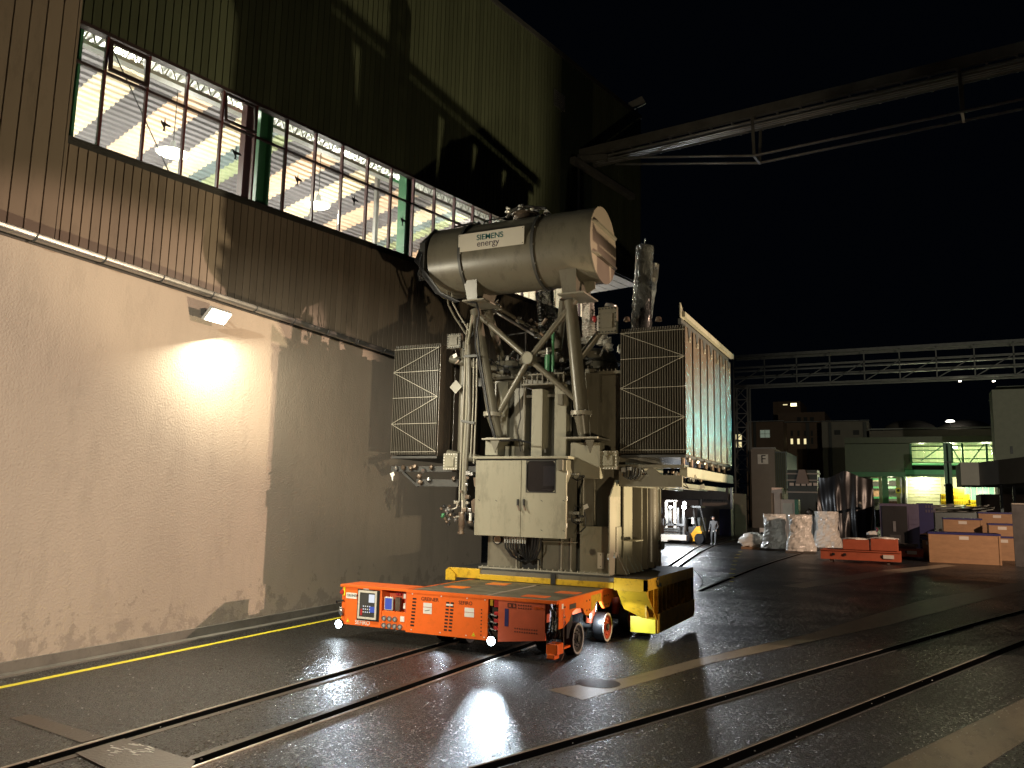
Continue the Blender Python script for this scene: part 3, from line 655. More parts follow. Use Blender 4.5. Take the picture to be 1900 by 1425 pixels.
text('SEFIRO', .06, M['orange'], 'lettering', sp, (-5.48, FY-.003, .785), EX, EZ)
mb = MB(); 
for c in (-5.90, -5.82): frame(mb, c-.04, c+.03, .78, .85, FY-.0, .010, .006)
mb.build('round_mark', M['blk'], sp)
# hose bundle behind the corner
rd = random.Random(8)
MB().box((-5.22, FY+.45, .3), (-5.08, 12.9, .88)).build('hose_bay', M['blk'], sp)
for i in range(16):
    x = -5.24+rd.uniform(0, .17); y = FY+.05+rd.uniform(0, .3)
    pts = [(x, y, .86)]
    for k in range(1, 6): pts.append((x+rd.uniform(-.035, .035), y+rd.uniform(-.05, .05), .86-k*.1+rd.uniform(-.02, .02)))
    MB().path(pts, .013, 6).build('hose', M['cable'], sp)
for i in range(14): MB().tube((-5.2+rd.uniform(0, .14), FY+.02, .45+rd.uniform(0, .4)), (-5.2+rd.uniform(0, .14), FY+.05, .45+rd.uniform(0, .4)), .012, 6).build('hose_fitting', M['steel'], sp)
mb = MB(); mb.box((-5.26, FY+.02, .10), (-5.06, FY+.28, .27)); mb.build('towing_block', M['orange'], sp, bevel=.015)
mb = MB(); mb.box((-5.24, FY+.0, -.0+.03), (-5.10, FY+.2, .12)); mb.build('step', M['orange'], sp, bevel=.02)
MB().box((-5.12, FY+.28, .16), (-5.06, 13.0, .19)).build('tie_bar', M['orange'], sp)
MB().path([(-5.03, FY+.2, .8), (-5.03, FY+.2, .3), (-5.01, FY+.16, .1), (-5.03, FY+.12, .02)], .006, 5).build('loose_cable', M['strap'], sp)
# side beam with wheel arches
def side(y0, y1, m, arch):
    pts = [(y0, DZ-.05)]+[(y1, DZ-.05)]+[(y, z) for y, z in arch]
    MB().prism([(-5.10, y, z) for y, z in pts], (.045, 0, 0)).build('side_beam', m, sp)
side(FY+.04, 13.72, M['orange'], [(13.72, .62), (13.62, .56), (13.42, .60), (13.30, .72), (13.0, .74), (12.82, .70), (12.7, .58), (12.42, .5), (FY+.04, .5)])
side(13.72, 14.25, M['yellow'], [(14.25, .74), (14.0, .76), (13.86, .64), (13.72, .60)])
side(14.25, 17.6, M['orange'], [(17.6, .5), (17.2, .74), (16.4, .74), (16.2, .60), (15.95, .60), (15.8, .72), (14.85, .74), (14.7, .60), (14.4, .60), (14.25, .72)])
for y in (12.45, 12.5, 13.5, 13.64, 14.4, 14.5, 14.62):
    for z in (.82, .66): MB().tube((-5.056, y, z), (-5.050, y, z), .016, 8).build('bolt_hole', M['blk'], sp)
MB().box((-5.056, 12.7, .76), (-5.051, 12.98, .84)).build('name_plate', M['dark_steel'], sp)
MB().box((-5.056, 12.36, .8), (-5.051, 12.43, .88)).build('label_plate', M['wht'], sp)
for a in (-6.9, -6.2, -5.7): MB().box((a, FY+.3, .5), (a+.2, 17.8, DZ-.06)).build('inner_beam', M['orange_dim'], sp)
# wheels in pairs
def wheel(x, y, r, tw, rim, ring):
    wv = MB().lathe((x, y, r), [(0, -tw/2), (r*.80, -tw/2), (r*.96, -tw/2), (r, -tw/2+.02), (r, tw/2-.02), (r*.96, tw/2), (r*.80, tw/2)], 28, (1, 0, 0)).build('wheel', M['black'], sp)
    MB().lathe((x, y, r), [(r*.80, tw/2-.001), (r*.97, tw/2+.004), (r*.97, tw/2-.01)], 28, (1, 0, 0)).build('tyre_wall', ring, wv)
    MB().lathe((x, y, r), [(0, tw/2-.01), (r*.30, tw/2-.01), (r*.34, tw/2-.03), (r*.70, tw/2-.035), (r*.80, tw/2+.002)], 28, (1, 0, 0)).build('rim', rim, wv)
    if rim is not M['orange']:
        MB().lathe((x, y, r), [(0, tw/2+.02), (r*.22, tw/2+.018), (r*.26, tw/2-.01)], 12, (1, 0, 0)).build('hub', M['dark_steel'], wv)
        for i in range(8):
            t = i*math.pi/4; MB().tube((x+tw/2-.03, y+math.cos(t)*r*.5, r+math.sin(t)*r*.5), (x+tw/2-.005, y+math.cos(t)*r*.5, r+math.sin(t)*r*.5), .012, 6).build('wheel_nut', rim, wv)
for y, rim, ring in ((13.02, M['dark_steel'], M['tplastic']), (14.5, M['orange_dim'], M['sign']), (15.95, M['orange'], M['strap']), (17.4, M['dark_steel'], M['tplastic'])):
    wheel(-5.12, y, .26, .20, rim, ring)
    wheel(-5.60, y, .26, .20, M['dark_steel'], M['black'])
    wheel(-7.55, y, .26, .20, M['dark_steel'], M['black']); wheel(-7.15, y, .26, .20, M['dark_steel'], M['black'])
    MB().tube((-5.6, y, .26), (-5.1, y, .26), .05, 10).build('axle', M['dark_steel'], sp)
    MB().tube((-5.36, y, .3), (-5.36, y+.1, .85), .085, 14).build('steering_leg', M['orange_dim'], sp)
    MB().tube((-5.33, y+.22, .35), (-5.33, y+.22, .8), .03, 10).build('hydraulic_cylinder', M['steel'], sp)
# head lamps (lit)
def headlamp(p, to, e, cone=70, bl=.8):
    k = MB().tube(p+Vector((0, .05, 0)), p, .08, 14).build('headlamp', M['blk'], sp)
    MB().lathe(p, [(0, .02), (.05, .015), (.072, 0)], 14, (0, -1, 0)).build('lamp_glass', M['cool'], k)
    return lamp('SPOT', p+Vector((0, -.02, 0)), e, (.74, .88, 1), to, .03, cone, bl)
headlamp(Vector((-6.22, FY-.02, .225)), gnd(898, 1338), 420, 4.2, 1)
for dx in (-.28, .28, -.14, .14): lamp('SPOT', Vector((-6.22, FY-.04, .225)), 420, (.74, .88, 1), gnd(898, 1338)+Vector((dx, 0, 0)), .03, 4.2, 1)
headlamp(Vector((XL+.0, FY-.0, .235)), gnd(618, 1285), 110, 9, 1)
for dx in (-.5, .5): lamp('SPOT', Vector((XL+.0, FY-.03, .235)), 110, (.74, .88, 1), gnd(618, 1285)+Vector((dx, 0, 0)), .03, 9, 1)
p = Vector((-5.17, 14.0, .50)); k = MB().tube(p-Vector((.05, 0, 0)), p, .04, 12).build('side_lamp', M['blk'], sp)
MB().lathe(p, [(0, .012), (.02, .01), (.034, 0)], 12, (1, 0, 0)).build('lamp_glass', M['cool'], k)
lamp('POINT', p+Vector((.08, .1, 0)), 34, (.74, .88, 1), None, .03)
lamp('SPOT', p+Vector((.10, .05, .0)), 60, (.9, .95, 1), (-4.55, 15.2, .24), .03, 55, .6)
lamp('SPOT', Vector((-6.16, FY-.04, .3)), 60, (.74, .88, 1), gnd(985, 1245), .03, 50, 1)
lamp('SPOT', Vector((-7.2, FY+.06, .22)), 16, (.74, .88, 1), gnd(790, 1222), .03, 60, 1)
lamp('SPOT', Vector((-5.95, FY-.02, .62)), 1.5, (.8, .9, 1), (-5.9, 11.6, .2), .02, 120, .6) if False else None

# ================================================================ YELLOW LOAD FRAME
yf = thing('load_frame', 'worn yellow steel load frame lying across the transporter deck under the transformer', 'frame', (-6.4, 16, .94))
TZ = 1.14; SX = -4.30; Y0, Y1 = 14.55, 18.15
MB().box((-8.45, Y0+.02, TZ-.012), (SX-.01, Y1, TZ)).build('top_plate', M['dark_steel'], yf)
MB().box((-8.45, Y0, .955), (-7.72, Y0+.10, TZ+.004)).build('end_beam', M['yellow'], yf, bevel=.006)
mb = MB(); mb.prism([(-8.47, Y0-.06, .90), (-8.25, Y0-.06, .90), (-8.25, Y0-.06, 1.02), (-8.40, Y0-.06, 1.14), (-8.47, Y0-.06, 1.10)], (0, .06, 0)); mb.build('end_bracket', M['yellow'], yf)
MB().box((-7.72, Y0+.02, 1.05), (-4.925, Y0+.06, TZ-.012)).build('upper_chord', M['tpaint'], yf)
MB().box((-7.72, Y0+.0, .945), (-4.925, Y0+.05, 1.05)).build('front_beam', M['yellow'], yf, bevel=.004)
MB().box((-6.18, Y0-.02, .95), (-6.08, Y0+.02, TZ)).build('cleat', M['blk'], yf)
MB().hexa([(-4.92, Y0+.0, .92), (SX, Y0+.0, .92), (SX, Y0+.08, .92), (-4.92, Y0+.08, .92), (-4.92, Y0, TZ), (SX, Y0, TZ), (SX, Y0+.08, TZ), (-4.92, Y0+.08, TZ)]).build('corner_beam', M['yellow'], yf)
MB().prism([(-4.86, Y0+.002, .918), (SX-.01, Y0+.002, .918), (SX+.0, Y0+.62, .36), (-4.56, Y0+.60, .38), (-4.86, Y0+.4, .55)], (0, .04, .01)).build('sloping_plate', M['yellow'], yf)
MB().box((-4.80, Y0+.62, .11), (SX-.02, Y0+.66, .40)).build('lamplit_panel', M['yellow_bright'], yf)  # brighter yellow than the frame: side lamp's light put into the colour
MB().box((SX-.06, Y0+.0, .93), (SX, 16.1, TZ-.005)).build('side_flange', M['yellow'], yf)
MB().box((SX-.06, 16.1, .93), (SX, Y1, TZ-.005)).build('side_flange', M['yellow'], yf)
MB().box((SX-.12, Y0+.3, .42), (SX-.09, 16.1, .93)).build('web', M['yellow'], yf); MB().box((SX-.12, 16.1, .42), (SX-.09, Y1, .93)).build('web', M['yellow'], yf)
for i in range(11):
    y = 15.02+i*.29
    MB().box((SX-.09, y, .42), (SX-.01, y+.05 if i < 4 else y+.03, .93)).build('stiffener', M['yellow'], yf)
MB().prism([(SX-.1, Y0+.66, .11), (SX-.1, 16.15, .11), (SX-.1, 16.15, .46), (SX-.1, Y0+.66, .46)], (.12, 0, 0)).build('lower_box', M['yellow'], yf, bevel=.004)
MB().prism([(SX-.1, 16.15, .11), (SX-.1, 18.0, .11), (SX-.1, Y1, .2), (SX-.1, Y1, .46), (SX-.1, 16.15, .46)], (.12, 0, 0)).build('lower_box', M['yellow'], yf, bevel=.004)
MB().box((-4.9, Y1-.05, .2), (SX, Y1, TZ)).build('rear_beam', M['rust'], yf)
MB().path([(SX+.004, 15.35, 1.10), (SX+.03, 15.25, 1.13), (SX+.03, 15.1, 1.08), (SX+.02, 15.18, 1.0), (SX+.02, 15.3, .96), (SX+.02, 15.38, 1.02), (SX+.02, 15.45, .95)], .012, 6).build('lifting_shackle', M['blk'], yf)
MB().path([(SX, 18.1, 1.1), (SX+.12, 18.3, .95), (SX+.16, 18.4, .8), (SX+.1, 18.35, .7)], .008, 5).build('loose_cable', M['cable'], yf)

# ================================================================ POWER TRANSFORMER
tr = thing('power_transformer', 'large grey power transformer with a horizontal tank on top and radiator banks beside', 'transformer', (-6.6, 16.5, 1.14))
TP = M['tpaint']
def X(x, Y, y=900): return at(x, y, Y).x
def Z(x, y, Y): return at(x, y, Y).z
def B(name, a, b, m=TP, bev=0, par=tr): return MB().box(a, b).build(name, m, par, bevel=bev)
TY = 15.25            # front wall of the tank
B('tank_lower', (-7.85, TY, 1.18), (-5.05, 18.0, 5.05), TP, .01)
B('base_flange', (-7.92, 14.86, 1.142), (-5.10, 18.1, 1.17), M['strap'])
B('tank_cover', (-7.95, 15.1, 5.05), (-4.95, 18.1, 5.11), TP, .006)
# lower belly seen under the cabinet
B('lower_belly', (-7.78, 14.98, 1.17), (-7.05, 15.24, 1.95), TP, .01)
B('lower_belly', (-6.55, 14.98, 1.17), (-5.95, 15.24, 1.95), TP, .01)
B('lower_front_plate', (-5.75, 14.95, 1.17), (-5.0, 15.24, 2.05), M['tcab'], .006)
for x in (-7.10, -6.62, -6.13, -5.93):
    B('lower_rib', (x, 14.9, 1.17), (x+.025, 15.25, 1.97), M['strap'])
B('shelf', (-6.55, 14.86, 1.72), (-5.80, 14.98, 1.74), M['strap'])
B('recess_shade', (-7.05, 15.1, 1.17), (-6.6, 15.24, 1.9), M['blk']); B('recess_shade', (-6.1, 15.02, 1.17), (-5.97, 15.24, 1.9), M['blk'])  # black boxes that paint the shade between the belly parts
c = Vector((-7.55, 14.97, 1.72)); k = MB().lathe(c, [(0, .01), (.085, .012), (.10, .03), (.10, -.02)], 24, (0, -1, 0)).build('gauge', M['dark_steel'], tr); MB().lathe(c, [(0, .014), (.08, .014)], 20, (0, -1, 0)).build('dial', M['sign'], k)
B('nameplate', (-5.38, 14.93, 1.26), (-5.25, 14.949, 1.56), M['sign'])
B('label_tag', (-7.72, 14.96, 1.86), (-7.64, 14.979, 1.92), M['wht'])
for z in (1.3, 1.52): MB().tube((-5.315, 14.92, z), (-5.315, 14.93, z), .01, 6).build('bolt', M['blk'], tr)
mb = MB(); mb.path([(-6.75, 14.9, 1.3), (-6.7, 14.88, 1.36), (-6.62, 14.88, 1.38), (-6.56, 14.88, 1.36), (-6.55, 14.88, 1.25)], .014, 6); mb.build('hook', M['blk'], tr)
rd = random.Random(4)
for i in range(9):            # cables hanging from the cabinet floor
    x = -7.20+i*.055; xb = -6.95+rd.uniform(-.05, .25)
    mb = MB(); mb.tube((x, 14.6, 1.80), (x, 14.6, 1.68), .022, 8); mb.build('cable_gland', M['steel'], tr)
    MB().path([(x, 14.6, 1.70), (x+.01, 14.62, 1.58), (x+(xb-x)*.4, 14.68, 1.42+rd.uniform(0, .06)), (xb, 14.8, 1.33+rd.uniform(-.03, .05)), (xb+.12, 14.98, 1.38)], .017, 8).build('cable', M['cable'], tr)
for i in range(4): MB().path([(-6.42-i*.06, 14.6, 1.80), (-6.44-i*.06, 14.62, 1.6), (-6.56-i*.05, 14.7, 1.42), (-6.75, 14.8, 1.34), (-6.85, 14.97, 1.33)], .02, 8).build('cable', M['cable'], tr)
# vertical box ribs on the front wall
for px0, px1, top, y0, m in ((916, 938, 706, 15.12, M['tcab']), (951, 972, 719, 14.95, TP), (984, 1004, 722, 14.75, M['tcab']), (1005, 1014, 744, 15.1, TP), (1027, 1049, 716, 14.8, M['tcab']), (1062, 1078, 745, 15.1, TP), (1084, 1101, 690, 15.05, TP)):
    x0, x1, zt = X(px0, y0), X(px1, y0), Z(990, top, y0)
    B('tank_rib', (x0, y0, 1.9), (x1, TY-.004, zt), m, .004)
B('gap_shade', (X(1050, 15.2), 15.18, 3.4), (X(1062, 15.2), 15.245, 5.0), M['blk']); B('gap_shade', (X(973, 15.2), 15.2, 3.4), (X(984, 15.2), 15.245, 4.9), M['blk'])  # black slabs between the ribs in place of shade
B('cross_tie', (X(973, 15.0), 15.0, Z(980, 738, 15)), (X(1028, 15.0), 15.03, Z(980, 735, 15)+.02), M['strap'])
B('slim_conduit', (X(1057.5, 15.0), 14.98, 3.9), (X(1060, 15.0), 15.0, 5.0), M['strap'])
MB().tube(at(973, 700, 14.9), at(971, 838, 14.9), .016, 8).build('conduit', M['strap'], tr); MB().path([at(965, 690, 14.7), at(963, 730, 14.7), at(966, 775, 14.7), at(960, 800, 14.7), at(966, 838, 14.7)], .010, 6).build('cable', M['cable'], tr)
B('handhole_box', (X(1033, 14.75), 14.74, Z(1030, 752, 14.8)), (X(1042, 14.75), 14.8, Z(1030, 732, 14.8)), M['tpaint'])
MB().tube(at(1006, 826, 14.9), at(1006, 818, 14.9), .035, 10).build('white_cap', M['wht'], tr); MB().path([at(1005, 824, 14.9), at(1006, 832, 14.9), at(1011, 834, 14.9), at(1012, 840, 14.9)], .02, 8).build('bend', M['strap'], tr)
# slotted clamp bar under the cover
b0 = at(971, 706, 14.8); b1 = at(1048, 702, 14.8)
mb = MB(); mb.box((b0.x, 14.7, b0.z+.08), (b1.x, 15.2, b0.z+.11)); mb.box((b0.x, 14.7, b0.z-.12), (b1.x, 15.2, b0.z-.09))
for i in range(9): x = b0.x+(b1.x-b0.x)*i/8; mb.box((x-.012, 14.72, b0.z-.09), (x+.012, 14.76, b0.z+.08))
mb.build('clamp_frame', TP, tr)
# right shoulder turret with ladder-like window frame
B('shoulder_box', (X(1084, 15.0), 15.0, Z(1090, 860, 15)), (X(1109, 15.0), 15.25, Z(1090, 692, 15)), TP, .004)
B('shoulder_plate', (X(1058, 14.7), 14.7, Z(1080, 888, 14.8)), (X(1113, 14.7), 14.96, Z(1080, 822, 14.8)), M['tcab'], .004)
mb = MB()
for y in (697, 713, 731, 746): mb.box((X(1101, 15.1), 15.1, Z(1100, y, 15.1)-.008), (X(1116, 15.1), 15.13, Z(1100, y, 15.1)+.008))
mb.box((X(1115, 15.1), 15.1, Z(1100, 748, 15.1)), (X(1116.5, 15.1), 15.13, Z(1100, 695, 15.1))); mb.build('ladder_frame', TP, tr)
# stiffener plates low on the right: chamfered plates standing out from the front
def fin(px0, px1, top, bot, ch, X0, m=TP):
    # plate in the plane X = X0
    a, b = atx(px0, 950, X0), atx(px1, 950, X0); zt = atx(px1, top, X0).z; zb = 1.17
    MB().prism([(X0-.02, a.y, zb), (X0-.02, b.y, zb), (X0-.02, b.y, zt), (X0-.02, a.y+(b.y-a.y)*.65, zt), (X0-.02, a.y, zt-ch)], (.024, 0, 0)).build('stiffener_plate', m, tr)
for X0, y0, y1, zt, ch in ((-5.03, 14.62, 15.24, 2.95, .35), (-4.98, 15.30, 15.85, 2.95, .0), (-5.72, 14.90, 15.24, 2.95, .3)):
    MB().prism([(X0-.02, y0, 1.17 if X0 > -5.1 else 1.9), (X0-.02, y1, 1.17 if X0 > -5.1 else 1.9), (X0-.02, y1, zt), (X0-.02, y0+(y1-y0)*.55, zt), (X0-.02, y0, zt-ch)], (.024, 0, 0)).build('stiffener_plate', M['tcab'], tr)
for y in (14.95, 15.12, 15.5, 15.75, 16.0):
    MB().prism([(-5.04, y, 1.17), (-4.80, y, 1.17), (-5.04, y, 1.62)], (0, .02, 0)).build('gusset', TP, tr)
for y in (16.1, 16.5, 16.95, 17.5): B('side_rib', (-5.04, y, 1.17), (-4.86, y+.06, 3.05))
MB().tube((-4.94, 17.0, 1.30), (-4.94, 17.0, 3.05), .17, 18).build('side_pipe', M['tshade'], tr)
MB().lathe((-5.20, 17.4, 1.17), [(.24, 0), (.26, .4), (.34, .7), (.34, 1.1), (.27, 1.9)], 24).build('rear_vessel', M['tshade'], tr)  # pipe and vessel take the darker grey to paint their shade
for i in range(10): (lambda q: MB().tube(q, q+Vector((rd.uniform(.03, .12), rd.uniform(-.08, .08), rd.uniform(-.08, .08))), .025, 8))(Vector((-4.98+rd.uniform(-.08, .05), 17.3+rd.uniform(-.2, .2), 1.3+rd.uniform(0, .5)))).build('drain_valve', M['bronze'], tr)
MB().tube((-4.95, 17.3, 1.62), (-4.77, 17.3, 1.62), .035, 10).build('drain_valve', M['dark_steel'], tr); MB().lathe((-4.77, 17.3, 1.62), [(0, 0), (.10, 0), (.10, .03), (0, .03)], 14, (1, 0, 0)).build('valve_flange', M['dark_steel'], tr)
for x, y in ((1128, 1033), (1140, 1030)): 
    p = atx(x, y, -4.93); MB().lathe(p, [(0, .03), (.055, .03), (.06, 0)], 16, (1, 0, 0)).build('round_cap', M['tcab'], tr)
B('bracket_shelf', (-5.0, 15.25, 1.78), (-4.72, 15.75, 1.80), M['tcab'])
B('upper_shadow_wall', (-5.05, 15.25, 3.05), (-4.93, 18.0, 5.05), TP)

# control cabinet
CX0, CX1, CY, CZ0, CZ1 = -7.74, -5.79, 14.3, 1.82, 3.30
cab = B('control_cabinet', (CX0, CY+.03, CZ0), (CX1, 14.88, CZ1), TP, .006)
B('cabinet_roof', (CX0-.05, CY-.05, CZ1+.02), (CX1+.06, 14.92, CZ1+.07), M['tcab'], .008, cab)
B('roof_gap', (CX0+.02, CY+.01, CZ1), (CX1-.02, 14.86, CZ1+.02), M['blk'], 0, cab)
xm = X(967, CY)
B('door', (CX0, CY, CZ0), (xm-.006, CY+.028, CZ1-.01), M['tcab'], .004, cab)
wx0, wx1, wz0, wz1 = X(977, CY), X(1030, CY), Z(1000, 913, CY), Z(1000, 855, CY)
def door_with_window(x0, x1, z0, z1, a0, a1, b0, b1, r=.085):
    mb = MB()
    for (p, q, s, t) in ((x0, a0, z0, z1), (a1, x1, z0, z1), (a0, a1, z0, b0), (a0, a1, b1, z1)): mb.box((p, CY, s), (q, CY+.028, t))
    for cx, cz, sx, sz in ((a0, b0, 1, 1), (a1, b0, -1, 1), (a0, b1, 1, -1), (a1, b1, -1, -1)):
        arc = [(cx, CY, cz)]+[(cx+sx*r*(1-math.cos(t)), CY, cz+sz*r*(1-math.sin(t))) for t in [math.pi/2*i/6 for i in range(7)]]
        mb.prism(arc, (0, .028, 0))
    return mb
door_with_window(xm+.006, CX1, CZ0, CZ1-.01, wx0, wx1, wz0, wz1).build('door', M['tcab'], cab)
mb = MB(); frame(mb, wx0-.012, wx1+.012, wz0-.012, wz1+.012, CY-.001, .018, .008); mb.build('window_gasket', M['blk'], cab)
B('instrument_board', (wx0, CY+.12, wz0), (wx1, CY+.13, wz1), M['dark_steel'], 0, cab) if False else None
MB().box((wx0, CY+.016, wz0), (wx1, CY+.02, wz1)).build('door_glass', glassy('smoked_glass', (.45, .45, .5), .04), cab)
B('interior', (wx0, CY+.024, wz0), (wx1, CY+.0295, wz1), mat('cabinet_inside', (.045, .04, .045), .5), 0, cab)
B('inside_panel', (wx0+.40*(wx1-wx0)+.1, CY+.0205, wz0+.12), (wx1-.03, CY+.0238, wz1-.1), M['tplastic'], 0, cab); B('inside_rack', (wx0+.3, CY+.0205, wz0+.03), (wx1-.05, CY+.0236, wz0+.06), M['steel'], 0, cab)
B('small_box', (X(1036, CY), CY-.07, Z(1040, 873, CY)), (X(1046, CY), CY, Z(1040, 853, CY)), M['tpaint'], .004, cab)
for x in (962, 973):
    p = at(x, 935, CY); h = MB().bar(p+Vector((0, -.03, .09)), p+Vector((0, -.03, -.03)), .035, .03, (0, 1, 0)).build('door_handle', M['blk'], cab)
    MB().bar(p+Vector((0, -.04, -.03)), p+Vector((.05, -.05, -.13)), .025, .025, (0, 1, 0)).build('padlock', M['bronze'], cab)
for x, y in ((891, 853), (921, 853), (889, 928), (921, 929), (1005, 929), (1046, 929), (1005, 984), (1046, 985)):
    p = at(x, y, CY); MB().bar(p+Vector((-.02, -.004, .012)), p+Vector((.02, -.004, -.012)), .009, .006, (0, 1, 0)).build('screw', M['blk'], cab)
for z in (CZ0+.25, CZ0+.75, CZ1-.25): MB().tube((CX1+.012, CY+.015, z-.04), (CX1+.012, CY+.015, z+.04), .014, 8).build('hinge', M['sign'], cab)
# instruments and loops right of the cabinet
for (x, y, s) in ((1070, 880, .06), (1080, 884, .05), (1068, 952, .07), (1078, 958, .05), (1072, 965, .06)):
    p = at(x, y, 14.7); MB().obox(p, (1, 0, 0), (0, 1, 0), (0, 0, 1), s*2.2, s, s*.9).build('instrument', M['steel'] if s > .055 else M['dark_steel'], tr, bevel=.006)
for pts in ([(1060, 955), (1062, 968), (1070, 972), (1082, 968)], [(1084, 950), (1087, 962), (1086, 978), (1078, 986), (1070, 990)], [(1062, 886), (1072, 892), (1084, 885)], [(1066, 948), (1071, 938), (1078, 943)]):
    MB().path([at(x, y, 14.6) for x, y in pts], .014, 7).build('cable_loop', M['cable'], tr)
for x, y in ((1087, 940), (844, 660), (868, 668), (1288, 886), (1303, 903), (728, 880)):
    p = at(x, y, 14.7 if x < 1200 else 15.6); MB().obox(p, Vector((.9, 0, .4)).normalized(), (0, 1, 0), Vector((-.4, 0, .9)).normalized(), .10, .003, .08).build('paper_tag', M['wht'], tr)
MB().tube((X(1083, 14.8), 14.8, 2.2), (X(1083, 14.8), 14.8, 3.1), .012, 6).build('conduit', M['strap'], tr)

# ------------------------------------------------ conservator (oil tank) along X
cc = Vector((0, 14.85, 7.62)); CR = .765; cx0, cx1 = -9.0, -5.28
con = MB().lathe((0, cc.y, cc.z), [(CR-.12, cx0), (CR, cx0+.06), (CR, cx1)], 48, (1, 0, 0)).build('conservator', TP, tr)
MB().lathe((0, cc.y, cc.z), [(0, cx1+.0), (CR+.012, cx1), (CR+.012, cx1+.02), (0, cx1+.02)], 48, (1, 0, 0)).build('end_cap', M['tcab'] if False else mat('end_cap_lit_paint', (.20, .165, .13), .5, 0, .06), con)  # lighter peach copy of the tank grey, floodlight painted into this end
MB().lathe((0, cc.y, cc.z), [(0, cx0-.01), (CR-.10, cx0-.01), (CR-.10, cx0+.02)], 32, (1, 0, 0)).build('end_cap', TP, con)
mb = MB(); mb.prism([(cx0-.14, cc.y-.75, cc.z-.35), (cx0-.14, cc.y-.35, cc.z-.5), (cx0-.14, cc.y-.1, cc.z+.3), (cx0-.14, cc.y-.45, cc.z+.55), (cx0-.14, cc.y-.75, cc.z+.3)], (.12, 0, 0)); mb.build('breather_box', M['dark_steel'], con)
for dz in (.33, -.30):
    h = math.sqrt(CR**2-dz*dz); mb = MB()
    mb.prism([(cx1+.02, cc.y-h, cc.z+dz), (cx1+.10, cc.y-h+.14, cc.z+dz), (cx1+.10, cc.y+h-.10, cc.z+dz), (cx1+.02, cc.y+h, cc.z+dz)], (0, 0, -.035)); mb.build('end_stiffener', TP, con)
for x in (-8.16, -6.5):
    MB().lathe((0, cc.y, cc.z), [(CR, x-.03), (CR+.035, x-.03), (CR+.035, x+.03), (CR, x+.03)], 48, (1, 0, 0)).build('strap_band', M['dark_steel'], con)
    for i in range(5):
        t = R(-60+i*28); p = Vector((x+.04, cc.y-math.cos(t)*(CR+.02), cc.z+math.sin(t)*(CR+.02))); MB().blob(p, (.015, .015, .015), .1, 6, 4).build('bolt', M['strap'], con)
# sign board
sx0, sx1 = -8.17, -6.66; sy = cc.y-CR-.03
sg = MB().box((sx0, sy, cc.z-.03), (sx1, sy+.012, cc.z+.345)).build('sign_board', M['sign'], con)
text('SIEMENS', .165, M['teal'], 'lettering', tr, (-7.74, sy-.003, cc.z+.175), EX, EZ, .002, bold=.0018)
text('energy', .19, M['ink'], 'lettering', tr, (-7.73, sy-.003, cc.z+.035), EX, EZ, .001)
for x in (sx0+.03, sx1-.03):
    for z in (0, .315): MB().tube((x, sy-.005, cc.z+z), (x, sy, cc.z+z), .010, 6).build('rivet', M['dark_steel'], con)
# fittings on top
top = cc.z+CR
MB().lathe((-7.0, cc.y, top-.03), [(.26, 0), (.26, .12), (.30, .12), (.30, .16), (0, .17)], 24).build('manhole', M['bronze'], con)
mb = MB(); mb.path([(-7.35, cc.y-.2, top+.04), (-7.25, cc.y-.25, top+.15), (-7.1, cc.y-.2, top+.22), (-6.9, cc.y-.15, top+.24), (-6.7, cc.y-.1, top+.2), (-6.5, cc.y-.1, top+.16)], .035, 8); mb.build('pipe_bend', M['steel'], con)
for i in range(14):
    p = Vector((-7.0+rd.uniform(-.35, .35), cc.y+rd.uniform(-.3, .1), top+.14+rd.uniform(-.02, .12))); MB().blob(p, (.05, .04, .035), .3, 6, 4, i).build('fitting', M['galv'] if i % 3 else M['film_white'], con)
MB().prism([(-6.62, cc.y-.1, top-.02), (-6.32, cc.y-.1, top-.02), (-6.50, cc.y-.1, top+.16)], (0, .04, 0)).build('lifting_lug', M['film_white'], con)
MB().path([(-8.75, cc.y-.05, top-.03), (-8.70, cc.y-.05, top+.07), (-8.2, cc.y-.05, top+.10), (-8.12, cc.y-.05, top-.02)], .02, 8).build('handrail', M['dark_steel'], con)
MB().path([(-8.0, cc.y-.05, top-.02), (-7.95, cc.y-.05, top+.10), (-7.4, cc.y-.05, top+.12)], .018, 8).build('handrail', M['dark_steel'], con)
MB().prism([(-8.32, cc.y, top-.02), (-8.0, cc.y, top-.02), (-8.14, cc.y, top+.14)], (0, .04, 0)).build('lifting_lug', M['dark_steel'], con)
# cables around the left end
for i in range(5):
    o_ = i*.03; MB().path([(cx0+.06, cc.y-.35-o_, cc.z+.68), (cx0-.02-o_, cc.y-.68, cc.z+.30), (cx0-.10-o_, cc.y-.80, cc.z-.10), (cx0-.04+o_, cc.y-.74, cc.z-.42), (cx0+.22+o_, cc.y-.62, cc.z-.80), (cx0+.62+o_, cc.y-.5, cc.z-1.0)], .016, 7).build('cable', M['cable'], tr)
for i in range(6): MB().path([(cx0-.08, cc.y-.78, cc.z-.20), (cx0-.14+i*.015, cc.y-.80, cc.z-.38-i*.02), (cx0-.10+i*.03, cc.y-.8, cc.z-.55), (cx0-.02, cc.y-.78, cc.z-.45)], .007, 5).build('wire_loop', M['steel'] if i % 2 else M['cable'], tr)
